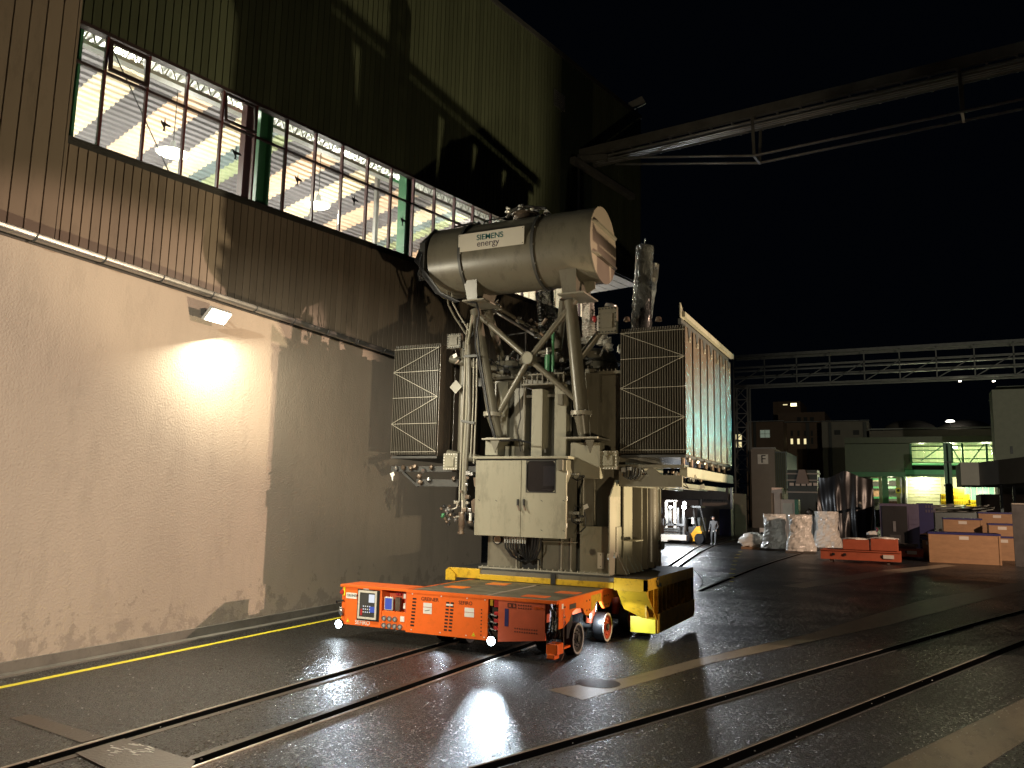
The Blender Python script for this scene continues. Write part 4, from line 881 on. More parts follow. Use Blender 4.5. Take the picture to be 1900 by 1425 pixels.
# saddles and legs
for (x0, x1, X_) in ((870, 895, 0), (1045, 1078, 1)):
    a = X(x0, 14.6, 560); b = X(x1, 14.6, 560); zt = cc.z-CR+.25; zb = cc.z-CR-.20 if not X_ else cc.z-CR-.26
    MB().hexa([(a+.05, 14.45, zb), (b-.05, 14.45, zb), (b-.05, 15.15, zb), (a+.05, 15.15, zb), (a, 14.32, zt), (b, 14.32, zt), (b, 15.35, zt), (a, 15.35, zt)]).build('saddle', TP, tr)
    MB().box((a-.04, 14.38, zb-.03), (b+.14, 15.2, zb)).build('saddle_plate', M['strap'], tr)
MB().prism([(X(1076, 14.6, 560), 14.7, cc.z-CR+.1), (X(1100, 14.6, 560), 14.7, cc.z-CR+.0), (X(1098, 14.6), 14.7, cc.z-CR-.14), (X(1082, 14.6), 14.7, cc.z-CR-.24)], (0, .03, 0)).build('saddle_gusset', M['tcab'], tr)
def leg(p0, p1, r0, r1, base):
    g = MB().tube(p0, p1, r0, 20, r1).build('support_leg', TP, tr)
    MB().tube(p1+Vector((0, 0, .03)), p1-Vector((0, 0, .05)), r1+.07, 20).build('flange', M['strap'], g)
    MB().tube(p1-Vector((0, 0, .05)), base, r1*1.0, 20, r1*.78).build('cone_foot', TP, g)
    for i in range(8): t = i*math.pi/4; q = p1+Vector((math.cos(t)*(r1+.045), math.sin(t)*(r1+.045), .05)); MB().tube(q, q-Vector((0, 0, .12)), .012, 6).build('bolt', M['steel'], g)
leg(at(882, 575, 14.75), at(914, 768, 14.75), .115, .125, at(925, 812, 14.8))
leg(at(1058, 558, 14.75), at(1079, 766, 14.75), .125, .145, at(1084, 811, 14.8))
leg(at(1046, 556, 15.4), at(1030, 690, 16.2), .09, .09, at(1028, 700, 16.2))
leg(at(905, 575, 15.3), at(935, 680, 16.2), .09, .09, at(938, 690, 16.2))
for px0, px1, y in ((900, 952, 815), (1051, 1113, 813)):
    a, b = at(px0, y, 14.6), at(px1, y, 14.6); MB().box((a.x, 14.45, a.z-.02), (b.x, 15.2, a.z+.01)).build('foot_plate', M['strap'], tr)
for px, w_ in ((918, .11), (1094, .09)):
    a = at(px, 816, 14.5); MB().prism([(a.x-w_, 14.5, a.z-.0), (a.x+w_, 14.5, a.z), (a.x+.01, 14.5, a.z-.26)], (0, .03, 0)).build('foot_gusset', TP, tr)
B('foot_beam', (X(902, 14.7), 14.62, Z(920, 845, 14.7)), (X(925, 14.7), 15.24, Z(920, 812, 14.7)), M['tcab'], .004)
B('foot_beam', (X(936, 14.9), 14.9, 3.3), (X(942, 14.9), 15.0, 3.62), M['tcab']); B('foot_beam', (X(948, 14.9), 14.9, 3.3), (X(953, 14.9), 15.0, 3.62), M['tcab'])
# X bracing with hub
hubp = at(982, 666, 14.62)
for a in ((893, 588), (1068, 556), (928, 762), (1070, 742)): MB().tube(hubp, at(a[0], a[1], 14.72), .062, 14).build('brace', TP, tr)
k = MB().lathe(hubp, [(.12, .13), (.135, .13), (.135, -.10), (.12, -.10)], 24, (0, -1, 0)).build('brace_hub', TP, tr); MB().lathe(hubp, [(0, .118), (.122, .118)], 24, (0, -1, 0)).build('hub_plate', M['tcab'], k)
MB().path([at(885, 590, 14.5), at(882, 640, 14.5), at(893, 700, 14.5), at(905, 760, 14.5), at(915, 808, 14.5), at(930, 818, 14.5), at(960, 816, 14.5), at(985, 822, 14.6)], .018, 8).build('cable', M['cable'], tr)
MB().path([at(868, 560, 14.5), at(884, 562, 14.4), at(889, 580, 14.4), at(885, 610, 14.5), at(890, 660, 14.5), at(908, 770, 14.5), at(920, 815, 14.5)], .022, 8).build('cable', M['cable'], tr)
# pipe run from conservator to gas relay
for o_ in (0, .13): MB().tube(at(905, 560, 15.3)+Vector((0, o_, -o_)), at(1010, 622, 15.6)+Vector((0, o_, -o_)), .035, 10).build('oil_pipe', M['galv'] if o_ else TP, tr)
for t in (.15, .55, .8, .95):
    p = at(905, 560, 15.3).lerp(at(1010, 622, 15.6), t); d = (at(1010, 622, 15.6)-at(905, 560, 15.3)).normalized(); MB().tube(p-d*.03, p+d*.03, .085, 12).build('pipe_flange', M['steel'], tr)
for i in range(10): p = at(985+rd.uniform(-15, 40), 612+rd.uniform(-12, 16), 15.5); MB().tube(p, p+Vector((rd.uniform(-.15, .15), rd.uniform(-.1, .1), rd.uniform(-.1, .1))), .035, 8).build('valve', M['bronze'] if i % 2 else M['steel'], tr)
for pts in ([(895, 590), (910, 570), (925, 556)], [(900, 600), (930, 568)]): MB().path([at(x, y, 15.6) for x, y in pts], .012, 6).build('stay_rod', M['strap'], tr)
MB().path([at(920, 625, 15.9), at(975, 617, 15.9), at(1040, 612, 15.9)], .018, 7).build('handrail', M['dark_steel'], tr)
for x in (926, 975): MB().tube(at(x, 610, 15.9), at(x+1, 690, 15.9), .014, 6).build('handrail_post', M['dark_steel'], tr)
# domes and turrets on the cover
for (x, y, r, h, Y) in ((945, 690, .42, .62, 16.4), (895, 690, .35, .5, 16.6), (1100, 690, .55, .75, 16.6), (1035, 690, .28, .5, 16.4)):
    a = at(x, y, Y); MB().lathe((a.x, a.y, 5.11), [(r, 0), (r, h*.6), (r*.85, h*.85), (r*.4, h), (0, h+.02)], 24).build('turret', TP, tr); MB().lathe((a.x, a.y, 5.11+h*.55), [(r, 0), (r+.06, 0), (r+.06, .05), (r, .05)], 24).build('turret_flange', M['dark_steel'], tr)
a = at(1017, 690, 15.4); MB().tube((a.x, a.y, a.z), (a.x, a.y, a.z+.36), .075, 14).build('gas_relay', M['green'], tr); MB().tube((a.x, a.y, a.z+.36), (a.x, a.y, a.z+.52), .06, 12).build('relay_glass', M['steel'], tr); MB().tube((a.x-.3, a.y, a.z+.42), (a.x+.3, a.y, a.z+.46), .04, 10).build('oil_pipe', TP, tr)
MB().tube(at(1026, 690, 15.3), at(1026, 612, 15.3), .03, 10).build('oil_pipe', M['green'], tr)
MB().tube(at(1076, 664, 15.0), at(1112, 618, 15.2), .075, 14).build('oil_pipe', TP, tr); MB().tube(at(1074, 666, 14.9), at(1108, 622, 15.0), .02, 8).build('conduit', M['strap'], tr)
for i in range(60):     # small gear on the cover
    x = rd.uniform(905, 1125); y = rd.uniform(655, 694); Y = rd.uniform(15.3, 16.2); p = at(x, y, Y)
    q = p + Vector((rd.uniform(-.18, .18), rd.uniform(-.1, .1), rd.uniform(-.12, .16))); s_ = rd.random()
    if s_ < .5: MB().tube(p, q, rd.uniform(.015, .04), 8).build('small_pipe', M['dark_steel'] if i % 3 else M['steel'], tr)
    elif s_ < .75: MB().obox(p, (1, 0, 0), (0, 1, 0), (0, 0, 1), rd.uniform(.05, .14), .08, rd.uniform(.05, .12)).build('terminal_box', TP, tr, bevel=.006)
    else: MB().path([p, p.lerp(q, .5)+Vector((0, 0, -.08)), q], .012, 6).build('cable', M['cable'], tr)
# bushings, wrapped in plastic
def bushing(base, topp, r0, r1, m, sheds=True, name='wrapped_bushing', cap=True):
    d = (topp-base); L_ = d.length; ax = d.normalized(); prof = []; n = 26
    for i in range(n+1):
        t = i/n; r = r0+(r1-r0)*t; prof.append((r*(1.0 + (.05 if i % 2 else -.03)), L_*t))
    prof += [(r1*1.08, L_*1.0), (r1*1.05, L_*1.06), (r1*.6, L_*1.08), (0, L_*1.085)]
    o = MB().lathe(base, prof, 22, ax).build(name, m, tr)
    if cap: MB().tube(base+ax*L_*1.07, base+ax*(L_*1.07+.16), .015, 6).build('terminal_pin', M['steel'], o)
    return o
b = bushing(at(1187, 668, 16.8), at(1196, 470, 16.8), .245, .19, M['film_dark'])
a = at(1210, 490, 16.75); e = at(1225, 492, 16.75); f_ = at(1209, 590, 16.75)
mb = MB(); rows = 8
v = []
for i in range(rows+1):
    t = i/rows; l_ = at(1211+(1208-1211)*t, 488+104*t, 16.7); r_ = at(1224-14*t+rd.uniform(-1, 1), 490+100*t, 16.6+rd.uniform(-.05, .05)); v += [l_, (l_+r_)/2+Vector((0, rd.uniform(-.08, .08), 0)), r_]
mb.add(v, [(3*i+j, 3*i+j+1, 3*i+j+4, 3*i+j+3) for i in range(rows) for j in range(2)], True); mb.build('loose_film', M['film'], b)
bushing(at(1019, 622, 16.3), at(1011, 548, 16.3), .22, .20, M['film_dark'], cap=False)
b = bushing(at(1093, 628, 15.9), at(1091, 563, 15.9), .145, .13, M['film'], cap=False); MB().tube(at(1091, 563, 15.9), at(1091, 540, 15.9), .03, 8).build('terminal_pin', M['frame_red'], b)
b = bushing(at(1117, 640, 15.9), at(1117, 590, 15.9), .12, .11, M['film'], cap=False); MB().tube(at(1117, 590, 15.9), at(1117, 573, 15.9), .025, 8).build('terminal_pin', M['red'], b)
MB().blob(at(1103, 592, 15.8), (.04, .04, .07), .2, 8, 6).build('red_tape', M['red'], tr)
MB().blob(at(1092, 632, 15.8), (.22, .2, .06), .35, 9, 5, 2).build('film_heap', M['film'], tr); MB().blob(at(1128, 640, 15.7), (.12, .1, .14), .4, 8, 6, 5).build('film_heap', M['film'], tr); MB().blob(at(1149, 648, 15.7), (.05, .05, .09), .3, 8, 6, 5).build('film_heap', M['film_white'], tr)
# square bolted flange boxes
def flange(x0, y0, x1, y1, Y, m=M['tcab']):
    a, b = at(x0, y1, Y), at(x1, y0, Y)
    f = MB().box((a.x, Y, a.z), (b.x, Y+.10, b.z)).build('flange_box', m, tr, bevel=.004)
    w_, h_ = b.x-a.x, b.z-a.z
    MB().box((a.x+w_*.22, Y-.03, a.z+h_*.2), (b.x-w_*.22, Y, b.z-h_*.25)).build('cover_plate', m, f, bevel=.004)
    for i in range(6):
        for q in ((a.x+w_*(.08+.168*i), a.z+h_*.06), (a.x+w_*(.08+.168*i), b.z-h_*.06), (a.x+w_*.06, a.z+h_*(.08+.168*i)), (b.x-w_*.06, a.z+h_*(.08+.168*i))):
            MB().tube((q[0], Y-.012, q[1]), (q[0], Y, q[1]), .014, 6).build('bolt', M['wht'] if m is M['tcab'] else M['blk'], f)
flange(829, 618, 855, 647, 14.75, TP); flange(822, 841, 849, 872, 14.75); flange(1112, 836, 1145, 871, 14.75); flange(1110, 568, 1144, 620, 14.9, TP)
MB().lathe(at(1133, 571, 15.0), [(0, .1), (.12, .06), (.13, 0)], 10, (.3, 0, 1)).build('valve_head', M['galv'], tr)
for i in range(6): p = at(1130+rd.uniform(-8, 14), 572+rd.uniform(-4, 14), 15.0); MB().blob(p, (.04, .03, .05), .4, 6, 4, i).build('fitting', M['film_white'] if i % 2 else M['bronze'], tr)

# ------------------------------------------------ radiator banks
RZ0, RZ1 = 3.40, 5.92
def radiator_mesh(x0, x1, n):
    mb = MB(); st = (x1-x0)/n
    for i in range(n):
        mb.box((x0+i*st, 0, RZ0+.06), (x0+i*st+st*.34, .56, RZ1-.06))
    mb.tube((x0, .28, RZ0+.05), (x1, .28, RZ0+.05), .05, 10); mb.tube((x0, .28, RZ1-.05), (x1, .28, RZ1-.05), .05, 10)
    for i in range(n): mb.tube((x0+i*st+st*.2, .06, RZ1-.07), (x0+i*st+st*.2, .06, RZ1+.0), st*.30, 6)
    return mb
def bank(x0, x1, side):
    proto = None
    for k in range(7):
        y = 15.0+k*.65
        if proto is None:
            proto = radiator_mesh(x0, x1, 26).build('radiator', M['tshade'], tr, local=True); proto.location = Vector((0, y, 0))-tr.location; o = proto
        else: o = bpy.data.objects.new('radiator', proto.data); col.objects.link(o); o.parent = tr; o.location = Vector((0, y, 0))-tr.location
        # outer cover plate of each element, hung on a shackle
        xs_ = x1 if side > 0 else x1
        MB().box((x1-.0, y+.02, RZ0+.03), (x1+.014, y+.54, RZ1-.03)).build('outer_plate', M['plate'], tr, bevel=.004)
        if side > 0:
            MB().prism([(x1+.02, y+.16, RZ1-.05), (x1+.02, y+.40, RZ1-.05), (x1+.02, y+.33, RZ1-.22), (x1+.02, y+.24, RZ1-.22)], (.012, 0, 0)).build('hanger', M['dark_steel'], tr)
            MB().lathe((x1+.03, y+.28, RZ1-.26), [(.03, 0), (.055, 0), (.055, .015), (.03, .015)], 12, (1, 0, 0)).build('shackle_ring', M['strap'], tr)
            MB().tube((x1-.12, y+.28, RZ0-.02), (x1-.12, y+.28, RZ0-.22), .04, 8).build('shut_off_valve', M['bronze'], tr); MB().blob((x1+.0, y+.22, RZ0-.05), (.05, .05, .05), .3, 6, 4, k).build('valve_wheel', M['steel'], tr)
    # zigzag straps on the front
    w_ = x1-x0; zs = [RZ1-.10, RZ1-.62, RZ1-1.20, RZ1-1.78, RZ0+.12]; yf_ = 14.985
    for i, z in enumerate(zs): MB().bar((x0, yf_, z), (x1, yf_, z), .010, .013).build('strap', M['strap'], tr)
    for i in range(4):
        a, b = ((x0, zs[i]), (x1, zs[i+1])) if (i % 2 == 0) == (side > 0) else ((x1, zs[i]), (x0, zs[i+1]))
        MB().bar((a[0], yf_-.008, a[1]), (b[0], yf_-.008, b[1]), .010, .013).build('strap', M['strap'], tr)
    MB().box((x0, 15.02, RZ0-.02), (x1, 19.4, RZ0+.03)).build('bottom_tray', M['dark_steel'], tr)
bank(-10.28, -9.10, -1); bank(-4.95, -3.68, 1)
MB().box((-3.72, 14.9, 6.04), (-3.64, 19.75, 6.14)).build('hanger_beam', M['tcab'], tr); MB().prism([(-3.72, 14.8, 6.02), (-3.72, 15.1, 6.02), (-3.72, 15.05, 6.16), (-3.72, 14.8, 6.30)], (.02, 0, 0)).build('beam_end', M['tcab'], tr)
MB().box((-3.80, 15.0, 5.93), (-3.74, 19.6, 6.04)).build('hanger_beam', M['dark_steel'], tr)
for x in (1163, 1222): MB().lathe(at(x, 596, 15.3), [(.0, .1), (.05, .08), (.07, 0)], 10).build('vent_valve', M['bronze'], tr)
# header pipes and brackets that carry the banks
MB().tube((-9.0, 15.3, 5.6), (-7.8, 15.6, 5.3), .09, 14).build('header_pipe', TP, tr); MB().tube((-9.0, 15.3, 3.5), (-7.8, 15.6, 3.3), .09, 14).build('header_pipe', TP, tr)
B('bank_side_wall', (-9.05, 15.3, 3.3), (-9.0, 19.3, 5.9), M['dark_steel']) if False else None
MB().tube((-8.75, 15.5, 3.3), (-8.75, 15.5, 6.0), .10, 14).build('header_pipe', TP, tr)
MB().obox(at(846, 718, 15.2), Vector((.7, 0, .7)), (0, 1, 0), Vector((-.7, 0, .7)), .22, .02, .22).build('diamond_plate', M['tcab'], tr)
# left underframe
mb = MB(); l0 = at(728, 870, 15.0); mb.box((-10.25, 15.0, l0.z-.06), (-8.0, 15.12, l0.z+.06)); mb.build('underframe_beam', M['dark_steel'], tr)
z_ = Z(800, 898, 15.0); mb = MB(); mb.box((X(772, 15), 15.0, z_-.05), (X(850, 15), 15.12, z_+.10)); mb.build('underframe_beam', M['dark_steel'], tr)
MB().bar(at(748, 876, 15.05), at(776, 902, 15.05), .07, .05).build('underframe_strut', M['dark_steel'], tr)
for x, y in ((735, 868), (748, 867), (762, 868), (778, 884), (780, 895), (795, 890), (842, 889), (770, 866), (800, 867), (785, 873)):
    p = at(x, y, 14.95); MB().blob(p, (.055, .05, .055), .25, 8, 5, x).build('shut_off_valve', M['galv'] if x % 2 else M['bronze'], tr)
B('underframe_post', (X(776, 15), 15.0, z_), (X(800, 15), 15.1, 3.4), M['dark_steel']) if False else None
MB().prism([at(726, 878, 14.98), at(730, 878, 14.98), at(729, 893, 14.98), at(727, 890, 14.98)], (0, .01, 0)).build('loose_film', M['film_white'], tr)
# right underframe
za, zb_ = Z(1200, 868, 15.0), Z(1200, 903, 15.0)
mb = MB(); mb.box((-4.98, 15.0, zb_), (-3.75, 15.08, zb_+.22)); mb.build('underframe_beam', TP, tr)
mb = MB(); mb.box((-4.98, 15.0, zb_+.22), (-4.55, 15.08, za)); mb.build('underframe_post', TP, tr)
MB().bar(at(1203, 870, 15.04), at(1232, 895, 15.04), .16, .06, (0, 1, 0)).build('underframe_strut', TP, tr)
MB().box((-4.98, 14.99, za), (-3.7, 15.3, za+.06)).build('underframe_top', TP, tr)
MB().box((-3.80, 15.05, 3.02), (-3.66, 19.5, 3.20)).build('underframe_side', M['tcab'], tr)
for x in (-4.9, -4.3, -3.9): MB().box((x, 15.1, zb_+.0), (x+.1, 19.3, zb_+.08)).build('underframe_rail', TP, tr)
for i in range(44):
    x = rd.uniform(-4.95, -3.75); y = rd.uniform(15.1, 17.5); z = rd.uniform(zb_+.1, za); p = Vector((x, y, z))
    if i % 3 == 0: MB().path([p, p+Vector((rd.uniform(-.1, .1), .05, -.12)), p+Vector((rd.uniform(-.15, .15), .1, -.02))], .012, 6).build('cable', M['cable'], tr)
    else: MB().blob(p, (rd.uniform(.02, .05),)*3, .3, 6, 4, i).build('valve', (M['steel'], M['bronze'], M['galv'])[i % 3], tr)
for x in (1160, 1165, 1172): MB().path([at(x, 868, 14.95), at(x-2, 884, 14.95), at(x+6, 890, 14.95), at(x+14, 882, 14.95), at(x+16, 868, 14.95)], .012, 6).build('cable_loop', M['cable'], tr)
B('junction_box', (X(1155, 14.98), 14.9, Z(1160, 876, 15)), (X(1162, 14.98), 14.98, Z(1160, 868, 15)), M['tplastic']); B('junction_box', (X(1166, 14.98), 14.9, Z(1160, 873, 15)), (X(1174, 14.98), 14.98, Z(1160, 867, 15)), M['tplastic'])

# ------------------------------------------------ vertical pipe bundle at the left of the cabinet
for pts, r, m in (([(868, 600), (864, 640), (862, 700), (857, 800), (853, 900), (852, 940)], .018, M['strap']), ([(876, 585), (868, 640), (866, 760), (860, 860), (858, 930)], .03, M['tcab']), ([(870, 640), (871, 760), (864, 870), (862, 950)], .045, TP),
                  ([(885, 665), (884, 740), (879, 860)], .018, M['strap']), ([(879, 665), (878, 750), (873, 850)], .016, M['strap']), ([(830, 540), (832, 566), (845, 590), (866, 622), (867, 640)], .022, TP), ([(838, 538), (840, 562), (852, 585), (871, 615)], .016, M['strap'])):
    MB().path([at(x, y, 14.55) for x, y in pts], r, 10).build('riser_pipe', m, tr)
MB().bar(at(856, 781, 14.5), at(881, 785, 14.5), .05, .04, (0, 1, 0)).build('pipe_clamp', M['dark_steel'], tr); MB().bar(at(862, 661, 14.5), at(886, 660, 14.5), .05, .03, (0, 1, 0)).build('pipe_clamp', M['dark_steel'], tr)
MB().lathe(at(857, 950, 14.5), [(.07, 0), (.075, -.25), (.06, -.28), (.055, -.38), (.075, -.38), (.075, -.44), (0, -.45)], 16).build('drain_nozzle', M['bronze'], tr)
MB().tube(at(873, 952, 14.5), at(873, 966, 14.5), .03, 10).build('sample_glass', M['wht'], tr); MB().tube(at(873, 966, 14.5), at(873, 971, 14.5), .06, 10).build('sample_cap', M['bronze'], tr)
MB().path([at(858, 928, 14.45), at(858, 950, 14.45), at(853, 958, 14.45), at(842, 959, 14.45)], .018, 8).build('bent_tube', M['sign'], tr)
MB().path([at(850, 930, 14.45), at(847, 942, 14.45), at(838, 945, 14.45), at(828, 944, 14.45)], .014, 8).build('bent_tube', M['sign'], tr)
MB().prism([at(884, 886, 14.4), at(888, 891, 14.4), at(888, 903, 14.4), at(880, 903, 14.4), at(878, 886, 14.4)], (0, .06, 0)).build('sight_guard', M['bronze'], tr); MB().prism([at(880, 925, 14.4), at(886, 937, 14.4), at(887, 952, 14.4), at(876, 951, 14.4), at(874, 930, 14.4)], (0, .06, 0)).build('sight_guard', M['bronze'], tr)
for x, y, s in ((869, 878, .05), (868, 887, .035), (875, 880, .04), (866, 899, .03), (868, 922, .05), (867, 933, .035), (872, 946, .04), (862, 946, .05), (846, 932, .04), (856, 912, .03)):
    MB().obox(at(x, y, 14.45), (1, 0, 0), (0, 1, 0), (0, 0, 1), s*1.8, s*1.6, s*1.6).build('pipe_fitting', (M['strap'], M['bronze'], M['galv'])[x % 3], tr, bevel=.008)
for i, (x, y) in enumerate([(819, 944), (824, 940), (828, 947), (834, 940), (822, 955), (830, 952), (836, 956), (840, 948), (834, 963), (829, 968), (844, 955), (845, 965), (826, 962), (821, 958), (833, 944)]):
    MB().blob(at(x, y, 14.4), (.035, .035, .035), .35, 7, 5, i).build('valve_knob', M['green'] if i in (4, 13) else (M['bronze'], M['black'], M['galv'])[i % 3], tr)
MB().prism([at(830, 967, 14.4), at(835, 970, 14.4), at(832, 976, 14.4), at(829, 973, 14.4)], (0, .03, 0)).build('lever', M['black'], tr)
for i in range(26):
    x = rd.uniform(845, 905); y = rd.uniform(590, 690); p = at(x, y, rd.uniform(14.7, 15.3)); q = p+Vector((rd.uniform(-.12, .12), 0, rd.uniform(-.15, .15)))
    MB().tube(p, q, rd.uniform(.012, .035), 7).build('small_pipe', M['dark_steel'] if i % 3 else M['bronze'], tr)

for i in range(34): x = -7.9+i*.085; MB().tube((x, 15.13, 5.10), (x, 15.13, 5.145), .014, 6).build('cover_bolt', M['strap'], tr)
for i in range(22): x = -7.85+i*.13; MB().tube((x, 14.90, 1.168), (x, 14.90, 1.195), .014, 6).build('base_bolt', M['strap'], tr)

# ================================================================ PIPE BRIDGE high on the right
BD = Vector((.9927, -.12, 0)); BN = Vector((.12, .9927, 0)); BA = Vector((-9.75, 25.35, 0))
def BP(t, n, z): v = BA+BD*t+BN*n; return Vector((v.x, v.y, z))
pb = thing('pipe_bridge', 'dark overhead pipe bridge that leaves the hall facade towards the upper right', 'pipe bridge', BP(0, 0, 14))
MB().bar(BP(-.3, 0, 14.72), BP(30, 0, 14.72), .16, .30).build('main_girder', M['bridge'], pb)
MB().bar(BP(-.3, .95, 14.72), BP(30, .95, 14.72), .16, .30).build('main_girder', M['bridge'], pb)
for i in range(6): MB().tube(BP(.2, .15+i*.13, 14.5), BP(30, .15+i*.13, 14.5), .035 if i % 2 else .05, 8).build('pipe', M['bridge'] if i % 3 else M['galv'], pb)
for i in range(3): MB().tube(BP(.5, .05+i*.12, 14.32), BP(30, .05+i*.12, 14.32), .018, 6).build('conduit', M['galv'], pb)
for i in range(42): MB().bar(BP(.4+i*.7, -.05, 14.56), BP(.4+i*.7, 1.0, 14.56), .06, .05).build('cross_member', M['bridge'], pb)
posts = [5.95, 11.65, 17.4, 23.1]
zr = 13.35
for t in posts:
    for n in (0, .95): MB().bar(BP(t, n, 14.6), BP(t, n*.6+.15, zr), .09, .09, (0, 1, 0)).build('hanger_post', M['bridge'], pb)
    MB().bar(BP(t, .1, zr), BP(t, .8, zr), .07, .07).build('cross_member', M['galv'], pb)
for n in (.12, .75):
    MB().path([BP(.9, n, 14.4), BP(posts[0], n, zr), BP(posts[1], n, zr), BP(posts[2], n, zr), BP(posts[3], n, zr), BP(29, n, 14.4)], .045, 8).build('tension_rod', M['galv'], pb)
a = onU(1062, 296, .25); b = onU(1174, 366, .25)
MB().bar(a, b, .22, .2).build('wall_beam', M['bridge'], pb); MB().bar(b, b-UN*.3, .1, .1).build('beam_end', M['bridge'], pb)
MB().bar(onU(1072, 296, .0), BP(.9, .1, 14.4), .2, .2).build('wall_bracket', M['bridge'], pb)

# ================================================================ FAR GANTRY
def bx(x0, y0, x1, y1, Y, d, m, name, par, bev=0):
    a, b = at(x0, y1, Y), at(x1, y0, Y); zb = a.z if y1 < 968 else 0
    return MB().box((a.x, Y, zb), (b.x, Y+d, b.z)).build(name, m, par, bevel=bev)
GY = 105
gz0, gz1 = at(1500, 711, GY).z, at(1500, 655, GY).z; gx0 = at(1361, 700, GY).x; gx1 = gx0+62
gt = thing('gantry_bridge', 'long steel lattice pipe gantry on a lattice tower behind the radiators', 'gantry', (gx0, GY, 0))
for n, z in ((0, gz0), (0, gz1), (2, gz0), (2, gz1), (0, gz0+(gz1-gz0)*.62), (2, gz0+(gz1-gz0)*.38)): MB().box((gx0, GY+n, z-.12), (gx1, GY+n+.2, z+.12)).build('chord', M['bridge'], gt)
np_ = 16; stp = (gx1-gx0)/np_
for i in range(np_+1):
    x = gx0+i*stp; MB().box((x-.07, GY, gz0), (x+.07, GY+.14, gz1)).build('post', M['bridge'], gt)
    if i < np_: MB().bar((x, GY+.1, gz0), (x+stp, GY+.1, gz0+(gz1-gz0)*.62), .10, .10, (0, 1, 0)).build('diagonal', M['bridge'], gt); MB().bar((x, GY, gz0), (x+stp, GY+2, gz0), .10, .10).build('diagonal', M['bridge'], gt)
for z in (.28, .52): MB().tube((gx0, GY+.6, gz0+(gz1-gz0)*z), (gx1, GY+.6, gz0+(gz1-gz0)*z), .14, 8).build('pipe', M['galv'], gt)
MB().box((gx0, GY, gz1+.12), (gx1, GY+2.2, gz1+.25)).build('roof_sheet', M['bridge'], gt)
tw = at(1390, 900, GY).x-gx0
for n in (0, 1.8):
    for x in (gx0, gx0+tw): MB().box((x-.10, GY+n, 0), (x+.10, GY+n+.2, gz0)).build('tower_leg', M['bridge'], gt)
nb = 10; bz = gz0/nb
for i in range(nb):
    MB().bar((gx0, GY, i*bz), (gx0+tw, GY, (i+1)*bz), .09, .09, (0, 1, 0)).build('tower_brace', M['bridge'], gt); MB().bar((gx0+tw, GY, i*bz), (gx0, GY, (i+1)*bz), .09, .09, (0, 1, 0)).build('tower_brace', M['bridge'], gt)
    MB().box((gx0, GY, (i+1)*bz-.06), (gx0+tw, GY+.1, (i+1)*bz+.06)).build('tower_rung', M['bridge'], gt)
for x in (1781, 1844):
    p = at(x, 708, GY-.2); t = thing('gantry_lamp', 'small lit lamp under the far gantry, the %s one' % ('left' if x < 1800 else 'right'), 'lamp', p); MB().lathe(p, [(0, 0), (.15, 0), (.15, .1), (0, .12)], 10).build('lamp_glass', M['lampglass'], t); MB().tube(p+Vector((0, 0, .12)), p+Vector((0, 0, .3)), .03, 6).build('stem', M['dark_steel'], t)
# ================================================================ BUILDINGS BEHIND
def bld(name, label, x, Y): return thing(name, label, 'building', (at(x, 940, Y).x, Y, 0))
def wins(par, rects, Y, m, frame_m=M['white'], cross=True):
    for (x0, y0, x1, y1) in rects:
        a, b = at(x0, y1, Y), at(x1, y0, Y)
        f = MB(); t = .08
        f.box((a.x-t, Y-.06, a.z-t), (a.x, Y, b.z+t)); f.box((b.x, Y-.06, a.z-t), (b.x+t, Y, b.z+t)); f.box((a.x, Y-.06, a.z-t), (b.x, Y, a.z)); f.box((a.x, Y-.06, b.z), (b.x, Y, b.z+t))
        if cross: f.box(((a.x+b.x)/2-.04, Y-.06, a.z), ((a.x+b.x)/2+.04, Y, b.z)); f.box((a.x, Y-.06, (a.z+b.z)/2-.04), (b.x, Y, (a.z+b.z)/2+.04))
        w_ = f.build('window', frame_m, par); MB().box((a.x, Y-.03, a.z), (b.x, Y-.01, b.z)).build('pane', m, w_)
b1 = bld('gate_building', 'low grey building block marked with a letter F beside the lattice tower', 1416, 100)
bx(1396, 832, 1437, 972, 100, 12, M['render'], 'wall', b1); bx(1437, 838, 1459, 907, 100.2, 10, mat('blue_grey_sheet', (.12, .15, .16), .5), 'sheet_cladding', b1)
for i in range(6): a = at(1438+i*3.5, 870, 100); MB().box((a.x, 100.05, at(1, 906, 100).z+1.2), (a.x+.12, 100.2, at(1440, 840, 100).z)).build('sheet_rib', M['clad_green'], b1)
a, b = at(1406, 861, 99.9), at(1425, 843, 99.9); s1 = MB().box((a.x, 99.88, a.z), (b.x, 99.95, b.z)).build('sign_plate', M['wht'], b1)
text('F', (b.z-a.z)*1.15, M['blk'], 'lettering', s1, (a.x+(b.x-a.x)*.28, 99.86, a.z+(b.z-a.z)*.13), EX, EZ, .01)
b2 = bld('brown_building', 'dark brown rendered building with one greenish lit window', 1420, 150)
bx(1388, 782, 1453, 985, 150, 25, M['brick'], 'wall', b2); wins(b2, [(1411, 798, 1428, 812)], 150, M['pane_dim']); wins(b2, [(1364, 806, 1376, 816), (1366, 820, 1376, 830)], 149.8, M['pane_lit'])
b3 = bld('slit_window_building', 'dark building with a row of narrow windows, some of them lit', 1495, 155)
bx(1453, 783, 1531, 985, 155, 25, M['brick'], 'wall', b3); bx(1444, 764, 1530, 784, 162, 15, M['brick'], 'upper_storey', b3)
